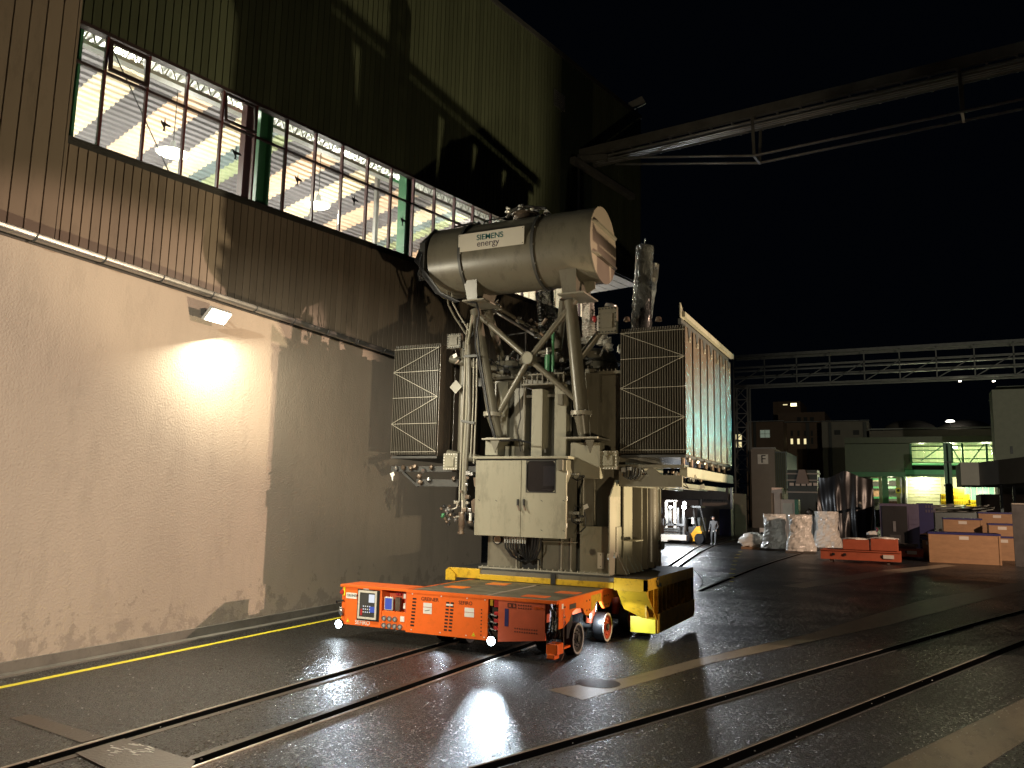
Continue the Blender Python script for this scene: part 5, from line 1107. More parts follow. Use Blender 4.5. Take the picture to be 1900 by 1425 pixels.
wins(b3, [(1455+12.3*i, 814, 1459+12.3*i, 824) for i in range(4)], 155, M['pane_lit'], M['brick'], False); wins(b3, [(1455+12.3*i, 799, 1459+12.3*i, 809) for i in range(6)]+[(1505+12*i, 812, 1509+12*i, 824) for i in range(2)], 155, M['blk'], M['brick'], False); wins(b3, [(1479, 774, 1486, 782), (1491, 774, 1498, 782), (1503, 774, 1510, 782)], 162, M['blk'], M['brick'], False)
b4 = bld('rooftop_cabin', 'distant rooftop block with a single bright yellow window', 1470, 175)
bx(1440, 744, 1485, 985, 175, 12, M['brick'], 'wall', b4); wins(b4, [(1467, 748, 1478, 754)], 175, glow('bright_pane', (1, .9, .5), 3), M['brick'], False); wins(b4, [(1453, 750, 1461, 752)], 175, M['pane_lit'], M['brick'], False)
b5 = bld('pale_workshop', 'long pale workshop with two rounded roof domes', 1700, 150)
bx(1531, 781, 1612, 985, 150, 30, M['render'], 'wall', b5); bx(1612, 795, 1875, 985, 150, 30, M['render'], 'wall', b5)
wins(b5, [(1548, 798, 1559, 807), (1583, 798, 1594, 807)], 150, M['blk'], M['render'], False)
for x in (1688, 1790):
    c = at(x, 797, 158); MB().lathe((c.x, 158, c.z-.3), [(4.4, 0), (3.9, .9), (2.6, 1.6), (1.0, 1.9), (0, 1.95)], 24).build('roof_dome', M['render'], b5)
p = at(1763, 783, 152); t = thing('roof_lamp', 'lit lamp on the workshop roof between its two domes', 'lamp', p); MB().lathe(p, [(0, 0), (.7, .05), (.5, .3), (0, .35)], 10).build('lamp_glass', M['tube'], t); MB().tube(p-Vector((0, 0, .9)), p, .05, 6).build('stem', M['dark_steel'], t)
for (par, x0, x1, y, Y) in ((b2, 1387, 1454, 780, 149.7), (b3, 1452, 1532, 781, 154.7), (b5, 1530, 1613, 779, 149.7), (b5, 1611, 1876, 793, 149.6), (b1, 1395, 1438, 830, 99.7)):
    bx(x0, y, x1, y+2.5, Y, .6, M['tplastic'], 'parapet', par)
for (par, x, y0, y1, Y) in ((b2, 1401, 783, 960, 149.7), (b3, 1500, 784, 950, 154.7), (b5, 1541, 783, 900, 149.7), (b5, 1606, 783, 900, 149.7)):
    bx(x, y0, x+1.3, y1, Y, .2, M['dark_steel'], 'downpipe', par)
# bridge building over the yard, glazed at the right
b6 = bld('bridge_building', 'elevated shed, its left half blank and its right half glazed and lit', 1700, 118)
bx(1567, 808, 1868, 823, 117.6, 14, M['clad_green'], 'fascia', b6); bx(1569, 823, 1690, 878, 118, 12, mat('green_grey_sheet', (.10, .12, .08), .5), 'blank_cladding', b6)
a, b = at(1690, 858, 118), at(1866, 822, 118)
MB().box((a.x, 124, a.z), (b.x, 124.3, b.z)).build('rear_wall', M['ceil_green'], b6)
MB().box((a.x, 118, a.z-.1), (b.x, 124.3, a.z)).build('floor_slab', M['green'], b6); 
n = 14
for i in range(n): x0_ = a.x+(b.x-a.x)*i/n; x1_ = a.x+(b.x-a.x)*(i+1)/n; MB().box((x0_+.05, 118.1, a.z), (x1_-.05, 118.13, b.z)).build('glass_pane', M['glass'], b6)
for px in (1690, 1757, 1766, 1786, 1831, 1867): q = at(px, 840, 117.9); MB().box((q.x-.12, 117.8, a.z), (q.x+.12, 118.1, b.z)).build('post', M['green'], b6)
for z in (835, 851): q = at(1780, z, 117.9); MB().box((a.x, 117.85, q.z-.06), (b.x, 118.05, q.z+.06)).build('rail', M['green'], b6)
for (x0, y0, x1, y1) in ((1709, 855, 1755, 823), (1762, 823, 1783, 858), (1800, 858, 1826, 824), (1832, 824, 1866, 845)): MB().bar(at(x0, y0, 117.8), at(x1, y1, 117.8), .14, .14, (0, 1, 0)).build('diagonal', M['green'], b6)
q = at(1765, 832, 120); MB().box((q.x-.7, 120, q.z), (q.x+.7, 120.3, q.z+.25)).build('lit_fitting', M['tube'], b6); lamp('POINT', at(1765, 835, 121), 900, (.95, 1, .6), None, .3); lamp('POINT', at(1830, 838, 121), 700, (.95, 1, .6), None, .3); lamp('POINT', at(1710, 838, 121), 250, (.95, 1, .6), None, .3)
q0, q1 = at(1569, 880, 117.5), at(1765, 876, 117.5); MB().box((q0.x, 117.3, q0.z-.3), (at(1800, 876, 117.5).x, 117.7, q0.z+.3)).build('edge_beam', M['green'], b6)
MB().box((at(1680, 1, 117.2).x, 117, at(1700, 885, 117.2).z), (at(1795, 1, 117.2).x, 117.2, at(1700, 871, 117.2).z)).build('green_band', mat('mint_band', (.12, .5, .25), .5), b6) if False else bx(1680, 872, 1798, 880, 117.1, .3, mat('mint_band', (.12, .50, .26), .5), 'green_band', b6)
# workshop under it: sectional door, posts, glazing
b7 = bld('lit_workshop', 'brightly lit workshop bay with a pale sectional door, under the elevated shed', 1700, 122)
dz0_, dz1_ = at(1700, 936, 121).z, at(1700, 879, 121).z
for i in range(9):
    z0_ = dz0_+(dz1_-dz0_)*i/9; MB().box((at(1680, 900, 121).x, 121, z0_), (at(1746, 900, 121).x, 121.2, z0_+(dz1_-dz0_)/9-.05)).build('door_section', mat('door_cream', (.55, .52, .36), .5) if i == 0 else bpy.data.materials['door_cream'], b7)
    for k in range(5):
        if i in (2, 4, 6): a = at(1696+k*6, 900, 120.9); MB().box((a.x, 120.95, z0_+.18), (a.x+.3, 121, z0_+.42)).build('door_light', M['ceil_cream'], b7)
bx(1746, 879, 1785, 940, 123, .3, M['ceil_cream'], 'side_wall', b7); bx(1600, 880, 1680, 945, 127, .3, M['ceil_grey'], 'rear_wall', b7); bx(1785, 895, 1875, 945, 126, .3, mat('teal_glazing', (.25, .55, .50), .3), 'glazed_wall', b7)
for i in range(8): a = at(1790+i*11, 920, 125.8); MB().box((a.x, 125.8, 1), (a.x+.12, 125.9, 6)).build('glazing_bar', M['white'], b7)
for px, m_, w_ in ((1643, 'green', 8), (1634, 'ceil_green', 3), (1667, 'ceil_green', 4), (1676, 'galv', 5)):
    bx(px-w_/2, 880, px+w_/2, 950, 119, .6, M[m_], 'green_post', b7)
mb = MB(); mb.path([at(1668, 884, 118.6), at(1672, 879, 118.6), at(1677, 882, 118.6), at(1679, 892, 118.6), at(1680, 935, 118.6)], .28, 10); mb.build('silver_duct', M['galv'], b7)
for y in (888, 903, 922): bx(1614, y, 1668, y+3, 124, .3, M['green'], 'beam', b7)
bx(1616, 908, 1634, 925, 125, 1, M['wood_red'], 'stacked_case', b7); bx(1616, 886, 1634, 893, 125, 1, M['ceil_cream'], 'yellow_crane', b7); bx(1650, 930, 1668, 945, 125, 1, M['frame_red'], 'stacked_case', b7)
for q, e in ((at(1712, 890, 119.4), 1000), (at(1650, 895, 121.5), 900), (at(1800, 905, 119.4), 900), (at(1835, 915, 121), 900)): lamp('POINT', q, e, (.98, 1, .62), None, .4)
t = thing('yellow_notice', 'small yellow notice board hanging in the lit bay left of the sectional door', 'sign', at(1668, 905, 118)); a, b = at(1662, 915, 118), at(1672, 905, 118); MB().box((a.x, 118, a.z), (b.x, 118.05, b.z)).build('board', M['yellow_bright'], t); MB().blob(((a.x+b.x)/2, 117.98, (a.z+b.z)/2), (.18, .02, .2), .1, 8, 5).build('pictogram', M['blk'], t)
lp_ = thing('lattice_mast', 'dark green double mast with flanged joints standing in front of the lit bay', 'mast', (at(1760, 950, 98).x, 98, 0))
for dx in (-2.8, 2.8): bx(1760+dx-.9, 822, 1760+dx+.9, 950, 98, .3, M['green'], 'mast_leg', lp_)
for y in range(830, 945, 9): bx(1757, y, 1763, y+1.2, 98.1, .1, M['clad_dark'], 'mast_rung', lp_)
for y in (856, 899): bx(1752, y, 1766, y+3, 97.9, .5, M['clad_dark'], 'flange', lp_)
# yellow crates
n = 0
for (x0, y0, x1, y1, lab) in ((1746, 927, 1800, 936, 'lowest left'), (1746, 917, 1799, 926, 'second layer'), (1768, 906, 1789, 916, 'topmost small'), (1793, 935, 1822, 943, 'lowest right'), (1797, 928, 1822, 934, 'upper right')):
    t = thing('yellow_crate', '%s yellow ribbed crate of the lit pile behind the mast' % lab, 'crate', at(x0, y1, 108), 0, 'yellow crates in the lit bay')
    bx(x0, y0, x1, y1, 108, 3, M['crate_yellow'], 'crate_body', t)
    k_ = int((x1-x0)/3)
    for i in range(k_): bx(x0+i*3+.5, y0+2, x0+i*3+1.4, y1-1.2, 107.9, .1, M['yellow'], 'crate_rib', t)
lamp('POINT', at(1790, 900, 106), 700, (.98, 1, .62), None, .4)
# right hand building and the canopy box
b8 = bld('corner_building', 'plain grey-green building cut off by the right edge of the photo', 1880, 92)
bx(1857, 718, 1990, 985, 92, 3, mat('olive_render', (.22, .22, .17), .8), 'wall', b8); bx(1849, 712, 1990, 718, 91.6, 3.6, M['clad_green'], 'roof_edge', b8); bx(1875, 828, 1879, 842, 91.9, .1, M['blk'], 'wall_fitting', b8)
b9 = thing('canopy', 'flat dark canopy box projecting over the crates at the right edge', 'canopy', at(1840, 902, 75))
a, b = at(1784, 900, 75), at(1812, 862, 75); c = at(1990, 900, 60); z1_ = at(1812, 858, 75).z
MB().prism([(a.x, 75, a.z), (at(1818, 900, 75).x, 75, a.z), (c.x, 62, a.z), (c.x+4, 80, a.z), (a.x, 82, a.z)], (0, 0, z1_-a.z)).build('canopy_body', M['render'], b9)
t_ = MB(); 
for px in (1870, 1896): q = at(px, 940, 70); t_.box((q.x-.1, 74, 0), (q.x+.1, 74.2, a.z))
t_.build('canopy_post', M['dark_steel'], b9)
bx(1822, 918, 1905, 955, 84, 6, M['brick'], 'shed_wall', bld('dark_shed', 'low dark shed with two small openings under the canopy', 1850, 84))

# ================================================================ YARD GOODS
lamp('SPOT', (16, 30, 9), 19000, PEACH, (-1, 50, 1), .15, 60, .5)
lamp('SPOT', (16.5, 32, 9.5), 26000, (1, .95, .72), (9, 95, 6), .15, 46, .6)  # added spot without a fixture, brightens the building at the right
def wrapped(x0, y0, x1, y1, label, seed, neck=.72):
    p = gnd((x0+x1)/2, y1); Y = p.y; Wd = at(x1, y1, Y).x-at(x0, y1, Y).x; H = at(x0, y0, Y).z
    t = thing('wrapped_bobbin', label, 'wrapped goods', (p.x, Y, 0), 0, 'film wrapped goods on the yard')
    rdd = random.Random(seed)
    MB().box((p.x-Wd*.48, Y-Wd*.45, 0), (p.x+Wd*.48, Y+Wd*.45, .14)).build('pallet', M['wood_dark'], t)
    n, rings = 30, 20; v = []
    for j in range(rings+1):
        h = j/rings; r = Wd*.5*(1 if h < .12 else (1-(h-.12)*2.2*(1-neck) if h < .5 else neck*(1+.12*(h-.5)*2)))
        for i in range(n):
            th = 2*math.pi*i/n; sq = 1/max(abs(math.cos(th)), abs(math.sin(th)))**.35; k = 1+rdd.uniform(-.05, .05)+.05*math.sin(3*th+seed)+.03*math.sin(7*th+j*.9)
            v.append((p.x+math.cos(th)*r*sq*k, Y+math.sin(th)*r*sq*k, .12+H*h*(1+rdd.uniform(-.008, .008))))
    mb = MB(); mb.add(v, [(j*n+i, j*n+(i+1) % n, (j+1)*n+(i+1) % n, (j+1)*n+i) for j in range(rings) for i in range(n)])
    v2 = v[-n:]+[(p.x, Y, .12+H*.97)]; mb.add(v2, [(i, (i+1) % n, n) for i in range(n)])
    mb.build('film_wrap', M['film_white'], t)
    MB().lathe((p.x, Y, .14), [(Wd*.42, 0), (Wd*.42, .2), (Wd*.26, .5), (Wd*.28, H-.2), (0, H-.18)], 16).build('wrapped_core', M['ceil_cream'], t)
wrapped(1412, 957, 1464, 1021, 'film wrapped drum on a pallet, left of the three tall ones', 1)
wrapped(1459, 958, 1513, 1026, 'film wrapped drum on a pallet, middle and nearest of the three tall ones', 2)
wrapped(1509, 952, 1563, 1019, 'film wrapped drum on a pallet, right of the three tall ones', 3)
p = gnd(1397, 1019); t = thing('wrapped_heap', 'low crumpled heap wrapped in white film at the left end of the wrapped goods', 'wrapped goods', p)
MB().blob((p.x, p.y, .45), (.75, .5, .48), .22, 14, 9, 4).build('film_wrap', M['film_white'], t); MB().blob((p.x, p.y, .42), (.55, .4, .38), .1, 10, 7, 4).build('wrapped_core', M['ceil_cream'], t); MB().box((p.x-.6, p.y-.45, 0), (p.x+.6, p.y+.45, .14)).build('pallet', M['wood'], t)
p = gnd(1414, 1004); t = thing('white_post_box', 'small white notched box standing behind the low wrapped heap', 'box', p); MB().box((p.x-.15, p.y, 0), (p.x+.15, p.y+.2, .95)).build('box_body', M['wht'], t); MB().box((p.x-.1, p.y-.01, .5), (p.x+.1, p.y, .65)).build('label_plate', M['blk'], t)
# tall covered trailer parked outside the right edge: its shadow falls across the yard and the rear of the load frame
t = thing('parked_trailer', 'tall grey covered trailer parked beside the yard just outside the right edge', 'trailer', (8, 23, 0))
MB().box((7.4, 19.6, 1.0), (9.8, 20.75, 5.0)).build('front_box', M['render'], t, bevel=.03); MB().box((7.4, 20.75, 1.0), (9.8, 29, 6.6)).build('cargo_box', M['render'], t, bevel=.03)
MB().box((7.5, 19.7, .75), (9.7, 28.9, 1.0)).build('chassis', M['dark_steel'], t)
for y in (20.6, 22.0, 26.5, 27.7):
    for x in (7.6, 9.6): MB().lathe((x, y, .5), [(0, -.14), (.46, -.14), (.5, -.1), (.5, .1), (.46, .14), (.3, .14), (.25, .08), (0, .08)], 24, (1, 0, 0)).build('wheel', M['black'], t)
# cream cabinet crates and drum behind
def ybox(name, label, cat, x0, y0, x1, y1, Y, d, m, grp=None, z0=None, bev=0):
    a, b = at(x0, y1, Y), at(x1, y0, Y); zb = max(0, a.z) if z0 is None else z0
    t = thing(name, label, cat, ((a.x+b.x)/2, Y+d/2, zb), 0, grp); o = MB().box((a.x, Y, zb), (b.x, Y+d, b.z)).build('body', m, t, bevel=bev); return t, a.x, b.x, zb, b.z
t, x0, x1, zb, zt = ybox('cream_cabinet', 'tall narrow cream cabinet at the left of the pale crates', 'cabinet', 1433, 905, 1451, 962, 62, .8, M['ceil_peach'], z0=0); MB().box((x0-.05, 61.9, zb+.3), (x0+.12, 62, zt-.4)).build('frame_rail', M['wood'], t); MB().box((x1-.15, 61.9, zb+.3), (x1-.05, 62, zt-.4)).build('frame_rail', M['wood'], t)
t, x0, x1, zb, zt = ybox('cream_crate', 'cream panelled crate with a green side next to the tall cabinet', 'crate', 1449, 927, 1474, 966, 61, 1.2, M['ceil_peach'], z0=0); MB().box((x0+.15, 60.95, zt-1.3), (x1-.12, 61, zt-.25)).build('panel', M['ceil_cream'], t); MB().box((x1, 61.0, 0), (x1+.25, 62.2, zt)).build('green_side', M['green'], t)
p = at(1502, 945, 62); t = thing('cable_drum', 'round white-faced steel drum beside the black tarpaulin', 'drum', (p.x, 62, 0))
MB().lathe((p.x, 62, 1.1), [(0, 0), (.85, 0), (.85, .08), (.7, .1), (.7, .9), (.85, .92), (.85, 1)], 26, (0, 1, 0)).build('drum_body', M['galv'], t); MB().box((p.x-.22, 61.9, .1), (p.x+.22, 61.98, 2.1)).build('centre_bar', M['sign'], t); MB().blob((p.x, 61.8, 2.15), (.22, .15, .25), .3, 8, 6).build('clamp', M['bronze'], t)
# tarpaulin
Y = 57; a, b = at(1517, 975, Y), at(1622, 879, Y); t = thing('covered_machine', 'big machine hidden under a black draped tarpaulin', 'covered machine', ((a.x+b.x)/2, Y, 0))
nx, nz = 46, 22; v = []; Wt, Ht = b.x-a.x, b.z-.75
def tz(u, w): return 0
for j in range(nz+1):
    w_ = j/nz
    for i in range(nx+1):
        u = i/nx; top_ = 1-.05*abs(u-.5)*2-.03*math.sin(u*9)
        z = b.z*top_ - w_*(b.z*top_-(.9+.5*math.sin(u*3.1+.4)*0-.55*math.sin(math.pi*u)))
        fold = .13*math.sin(u*13+w_*7*(u-.45)+math.sin(w_*4))*(.2+w_)+.07*math.sin(u*31+w_*9*(u-.5)+1.3)*(.4+.6*w_)+.05*math.sin(w_*10+u*7)
        bow = .5*math.sin(math.pi*u)
        v.append((a.x+Wt*(.5+(u-.5)*(.93+.07*w_)), Y-bow-.15*w_+fold, z))
mb = MB(); mb.add(v, [(j*(nx+1)+i, j*(nx+1)+i+1, (j+1)*(nx+1)+i+1, (j+1)*(nx+1)+i) for j in range(nz) for i in range(nx)], True)
v2 = [v[i] for i in range(nx+1)]+[(q[0], Y+2.2, q[2]-.1) for q in v[:nx+1]]; mb.add(v2, [(i, i+1, nx+2+i, nx+1+i) for i in range(nx)], True)
mb.build('tarpaulin', M['tarp'], t); MB().box((a.x+.3, Y+.3, .35), (b.x-.3, Y+2.2, b.z-.3)).build('machine_body', M['blk'], t); MB().box((a.x+.2, Y-.1, 0), (b.x-.4, Y+2, .35)).build('skid', M['wood'], t)
p0, p1 = gnd(1611, 991), at(1596, 933, 53); t = thing('leaning_pole', 'pale pole leaning on the black tarpaulin', 'pole', p0); MB().bar(p0, p1, .14, .1, (0, 1, 0)).build('pole_body', M['strap'], t)
# violet machine housing, with a pink wheel beside it
t, x0, x1, zb, zt = ybox('machine_housing', 'violet-grey machine housing with an open dark front', 'machine', 1634, 935, 1704, 992, 54, 2.2, M['purple'], z0=0, bev=.03)
MB().box((x0+.12, 53.9, .35), (x0+(x1-x0)*.70, 53.995, zt-.15)).build('dark_opening', M['blk'], t); MB().box((x0+.5, 53.85, .55), (x0+1.1, 53.9, 1.0)).build('control_box', M['dark_steel'], t); MB().box((x0+.7, 53.85, 1.2), (x0+.85, 53.9, 1.8)).build('pipe', M['galv'], t)
for i in range(7): MB().box((x0+(x1-x0)*.73, 53.96, .2+i*.29), (x1-.02, 54.0, .2+i*.29+.25)).build('side_slat', M['purple'], t)
t, x0, x1, zb, zt = ybox('blue_container', 'dark blue container behind the violet machine housing', 'container', 1702, 934, 1731, 960, 60, 2, M['blue'], z0=0)
for i in range(4):
    for j in range(2): MB().box((x0+.5+i*.16, 59.95, zt-.3-j*.3), (x0+.6+i*.16, 60, zt-.12-j*.3)).build('vent_slot', M['purple'], t)
p = gnd(1625, 988); t = thing('hand_wheel', 'small pink hand wheel on the ground left of the violet housing', 'wheel', p); MB().lathe((p.x, p.y, .3), [(.12, -.04), (.26, -.05), (.26, .05), (.12, .04)], 14, (0, 1, 0)).build('wheel_ring', mat('pink', (.5, .08, .16), .5), t); MB().tube((p.x, p.y-.05, .3), (p.x, p.y+.05, .3), .08, 8).build('hub', M['sign'], t)
p = at(1617, 962, 52); t = thing('film_bin', 'dark bin with crumpled clear film on top', 'bin', (p.x, 52, 0)); MB().box((p.x-.3, 52, 0), (p.x+.3, 52.6, 1.0)).build('bin_body', M['blk'], t); MB().blob((p.x, 52.2, 1.08), (.28, .2, .14), .4, 9, 5, 3).build('film_heap', M['film_white'], t)
# orange steel frames with planks on top
def oframe(label, x0, x1, y1, y0, d, extra=None):
    p0, p1 = gnd(x0, y1), gnd(x1, y1); Y = (p0.y+p1.y)/2; a, b = at(x0, y1, Y), at(x1, y0, Y)
    t = thing('steel_frame', label, 'steel frame', ((a.x+b.x)/2, Y, 0), 0, 'orange steel frames lying on the yard')
    m_ = mat('orange_primer', (.42, .10, .045), .5, 0, .1, 3, dirt=.15) if 'orange_primer' not in bpy.data.materials else bpy.data.materials['orange_primer']
    zt = b.z
    for yy in (Y, Y+d):
        MB().box((a.x, yy, .12), (b.x, yy+.14, .17)).build('flange', m_, t); MB().box((a.x, yy+.05, .17), (b.x, yy+.09, zt-.05)).build('web', m_, t); MB().box((a.x, yy, zt-.05), (b.x, yy+.14, zt)).build('flange', m_, t)
    for x in (a.x+.05, (a.x+b.x)/2, b.x-.15): MB().box((x, Y+.14, .17), (x+.1, Y+d, zt-.05)).build('cross_beam', m_, t)
    for x in (a.x+.5, b.x-.8, a.x+1.0): MB().box((x, Y-.005, .30), (x+.13, Y+.0, .42)).build('hand_hole', M['blk'], t)
    MB().box((b.x-.75, Y-.006, .25), (b.x-.3, Y+.0, .42)).build('label_plate', M['sign'], t)
    for x in (a.x+.4, b.x-.6): MB().box((x, Y+.1, 0), (x+.12, Y+d, .12)).build('skid', M['wood_dark'], t)
    return t, a.x, b.x, Y, zt, m_
t, x0, x1, Y, zt, m_ = oframe('longest orange steel frame in front, with loose plates on it', 1523, 1672, 1045, 1025, 1.2)
oframe('orange steel frame behind and to the right of the longest one', 1640, 1713, 1037, 1020, 1.0)
for (xa, xb, ya, yb, lab) in ((1564, 1612, 1002, 1022, 'left'), (1616, 1666, 1001, 1018, 'right')):
    a, b = at(xa, yb, 42.2), at(xb, ya, 42.2); t = thing('orange_case', '%s small orange case on the steel frames, topped with torn film' % lab, 'case', (a.x, 42.2, zt)); MB().box((a.x, 42.2, zt), (b.x, 43.1, max(b.z, zt+.3))).build('case_body', m_, t, bevel=.01); MB().blob(((a.x+b.x)/2, 42.6, max(b.z, zt+.3)), ((b.x-a.x)*.5, .4, .07), .4, 12, 5, 6).build('film_heap', M['film_white'], t)
a, b = gnd(1612, 1012), gnd(1702, 1012); a, b = at(1590, 1005, 47), at(1703, 995, 47)
t = thing('plank_stack', 'flat stack of weathered planks on red beams behind the orange frames', 'planks', (a.x, 47, 0))
for i in range(7): MB().box((a.x, 47+i*.32, .62), (b.x, 47.29+i*.32, .69)).build('plank', M['wood_dark'], t)
MB().box((a.x+.1, 47, .1), (b.x-.1, 47.15, .6)).build('red_beam', M['frame_red'], t); MB().box((a.x+.1, 49, 0), (b.x-.1, 49.15, .6)).build('red_beam', M['frame_red'], t)
# plywood crates with blue edges
def crate(label, x0, y0, x1, y1, Y, d, z0=None, side=0):
    t, xa, xb, zb, zt = ybox('plywood_crate', label, 'crate', x0, y0, x1, y1, Y, d, M['wood'], 'plywood crates with blue rims', z0)
    MB().box((xa-.02, Y-.02, zt-.07), (xb+.02, Y+d+.02, zt+.02)).build('blue_rim', M['blue'], t)
    for x in (xa, xb-.08): MB().box((x, Y-.03, zb+.0), (x+.08, Y-.0, zt-.07)).build('batten', M['wood'], t)
    MB().box(((xa+xb)/2-.2, Y-.006, zt-.30), ((xa+xb)/2+.2, Y-.0, zt-.14)).build('label_plate', M['sign'], t)
    for x in (xa+.1, xb-.4): MB().box((x, Y+.02, zb-.0), (x+.25, Y+d, zb+.02)).build('skid', M['wood_dark'], t)
    return t
crate('largest plywood crate with a blue rim, nearest of the pile', 1725, 992, 1856, 1041, 45, 2.0, 0)
crate('plywood crate with a pale end standing behind the largest crate', 1752, 963, 1822, 998, 51, 1.6, 0)
crate('tall plywood crate at the back right of the pile', 1818, 952, 1884, 994, 54, 1.4, 0)
crate('plywood crate with printed marks, between the tall one and the largest one', 1836, 973, 1884, 996, 50, 1.2, 0.9)
crate('plywood crate under the printed one at the right edge', 1836, 997, 1890, 1034, 49.5, 1.5, 0)
crate('low plywood crate peeping out left of the largest crate', 1712, 1000, 1740, 1012, 47.6, .6, 0)
a = at(1822, 984, 49.9)
# pallets
def pallet(x, Y, z, label):
    t = thing('pallet', label, 'pallet', (x, Y, z), 0, 'stacked wooden pallets')
    for i in range(5): MB().box((x-.6, Y+i*.2, z+.12), (x+.6, Y+.14+i*.2, z+.145)).build('board', M['wood'], t)
    for dx in (-.6, -.07, .46): MB().box((x+dx, Y, z), (x+dx+.14, Y+.95, z+.12)).build('block', M['wood'], t)
q = at(1722, 1000, 56)
for i in range(7): pallet(q.x, 56, i*.15+.02*0, '%s pallet of the stack left of the crates, counted from the ground' % ('first', 'second', 'third', 'fourth', 'fifth', 'sixth', 'seventh')[i])
q = at(1762, 965, 58)
for i in range(9): pallet(q.x, 58, i*.15, '%s pallet of the stack behind the pale-ended crate, counted from the ground' % ('first', 'second', 'third', 'fourth', 'fifth', 'sixth', 'seventh', 'eighth', 'ninth')[i])
# dark piles behind the crates
t, *_r = ybox('dark_stack', 'dark pile of covered goods behind the plywood crates', 'goods pile', 1735, 943, 1830, 960, 66, 2, M['dark_steel'], z0=0)
rd2 = random.Random(9)
for i in range(18): x = rd2.uniform(_r[0], _r[1]); MB().bar((x-.8, 65.8, _r[3]+rd2.uniform(-.3, .2)), (x+.8, 65.8, _r[3]+rd2.uniform(-.3, .3)), .1, .08).build('loose_board', M['wood_dark'], t)
# white roller post at the right edge
p0 = gnd(1893, 1049); t = thing('white_post', 'rough white pole leaning at the right edge in front of a dark sheet', 'pole', p0); MB().tube(p0, at(1882, 939, p0.y), .085, 10).build('pole_body', M['sign'], t)
a, b = at(1884, 1045, 44.8), at(1960, 935, 44.8); t = thing('dark_sheet', 'dark upright sheet cut off by the right edge of the photo', 'sheet', (a.x, 44.8, 0)); MB().box((a.x, 44.8, 0), (b.x, 44.9, b.z)).build('sheet_body', M['dark_steel'], t); MB().box((a.x, 44.75, b.z-.06), (b.x, 44.95, b.z)).build('top_edge', M['strap'], t)
t, *_ = ybox('green_machine', 'dark green machine frame in the shade behind the cream crates', 'machine', 1462, 872, 1516, 925, 74, 2, M['clad_dark'], z0=1.0); 
for y in (879, 891, 913): a, b = at(1459, y, 73.8), at(1522, y, 73.8); MB().box((a.x, 73.8, a.z-.05), (b.x, 73.9, a.z+.07)).build('rail', M['strap'], t)
for i in range(5): a = at(1465+i*11, 898, 73.7); MB().box((a.x, 73.7, a.z-.15), (a.x+.35, 73.8, a.z+.1)).build('small_box', M['sign'], t)
for x in (1462, 1516): a = at(x, 930, 74); MB().box((a.x-.1, 74, 0), (a.x+.1, 74.2, 3)).build('machine_leg', M['clad_dark'], t)
a = at(1480, 880, 73.5); MB().prism([(a.x-.2, 73.5, a.z-.8), (a.x+.9, 73.5, a.z-.8), (a.x+.6, 73.5, a.z+.4), (a.x+.1, 73.5, a.z+.4)], (0, .3, 0)).build('hopper', M['render'], t)

# ================================================================ FORKLIFT
FP = Vector((at(1252, 1005, 53).x, 53, 0)); fk = thing('forklift', 'amber forklift with bright work lamps lit, facing the camera beyond the transformer', 'forklift', FP)
def fb(name, x0, y0, x1, y1, Y, d, m, bev=0):
    a, b = at(x0, y1, Y), at(x1, y0, Y); return MB().box((a.x, Y, max(.02, a.z)), (b.x, Y+d, b.z)).build(name, m, fk, bevel=bev)
fb('carriage_beam', 1217, 993, 1273, 1001, 52.3, .25, M['sign'], .02); fb('fork_beam', 1217, 1001, 1238, 1004, 52.2, .3, M['sign'])
for x in (1236, 1252): fb('mast_upright', x-2, 929, x+2, 995, 52.6, .2, M['sign'], .01)
fb('mast_crossbar', 1236, 928, 1256, 931, 52.6, .2, M['sign']); fb('mast_crossbar', 1236, 972, 1270, 975, 52.6, .2, M['galv'])
for x in (1226, 1231, 1236, 1241, 1246): fb('load_guard_bar', x-1, 962, x+.6, 975, 52.5, .05, M['galv'])
for x in (1258, 1268): fb('mast_upright', x-1.4, 942, x+1.4, 995, 52.7, .2, M['galv'])
for y in (980, 984, 989): fb('hydraulic_pipe', 1232, y, 1262, y+1.6, 52.5, .08, M['steel'])
fb('side_box', 1221, 941, 1228, 953, 52.8, .2, M['blk']); fb('counterweight', 1258, 960, 1300, 1003, 54.0, 1.6, M['dark_steel'], .08)
MB().prism([at(1279, 1005, 53.4), at(1280, 993, 53.4), at(1292, 977, 53.4), at(1298, 976, 53.4), at(1301, 988, 53.4), at(1294, 992, 53.4), at(1294, 1004, 53.4)], (0, .8, 0)).build('amber_body', M['orange_fork'], fk, bevel=.02)
fb('amber_step', 1294, 986, 1302, 992, 53.2, .4, M['orange_fork'], .02)
for x, y, r in ((1272, 1007, .40), (1299, 1008, .34), (1236, 1007, .30)): c = at(x, y, 53.2); MB().lathe((c.x, 53.2, r), [(0, -.14), (r, -.14), (r, .14), (0, .14)], 20, (.35, 1, 0)).build('wheel', M['black'], fk)
for pts in ([(1264, 978), (1268, 942), (1286, 940), (1299, 941), (1310, 985)], [(1286, 940), (1290, 975)], [(1268, 942), (1268, 976)]): MB().path([at(x, y, 53.6) for x, y in pts], .05, 8).build('cab_frame', M['dark_steel'], fk)
fb('cab_roof', 1266, 939, 1300, 941.5, 53.4, 1.3, M['dark_steel']); a, b, c, d = (at(x, y, 53.9) for x, y in ((1288, 976), (1308, 984), (1299, 943), (1287, 943))); MB().add([a, b, c, d], [(0, 1, 2, 3)]).build('side_window', M['glass'], fk)
fb('seat', 1276, 962, 1286, 978, 54, .4, M['blk'], .03); fb('pale_panel', 1283, 960, 1288, 972, 53.7, .1, M['wht'])
c = at(1247, 957, 54.1); MB().blob(c, (.42, .3, .42), .1, 12, 8).build('white_tank', M['wht'], fk)
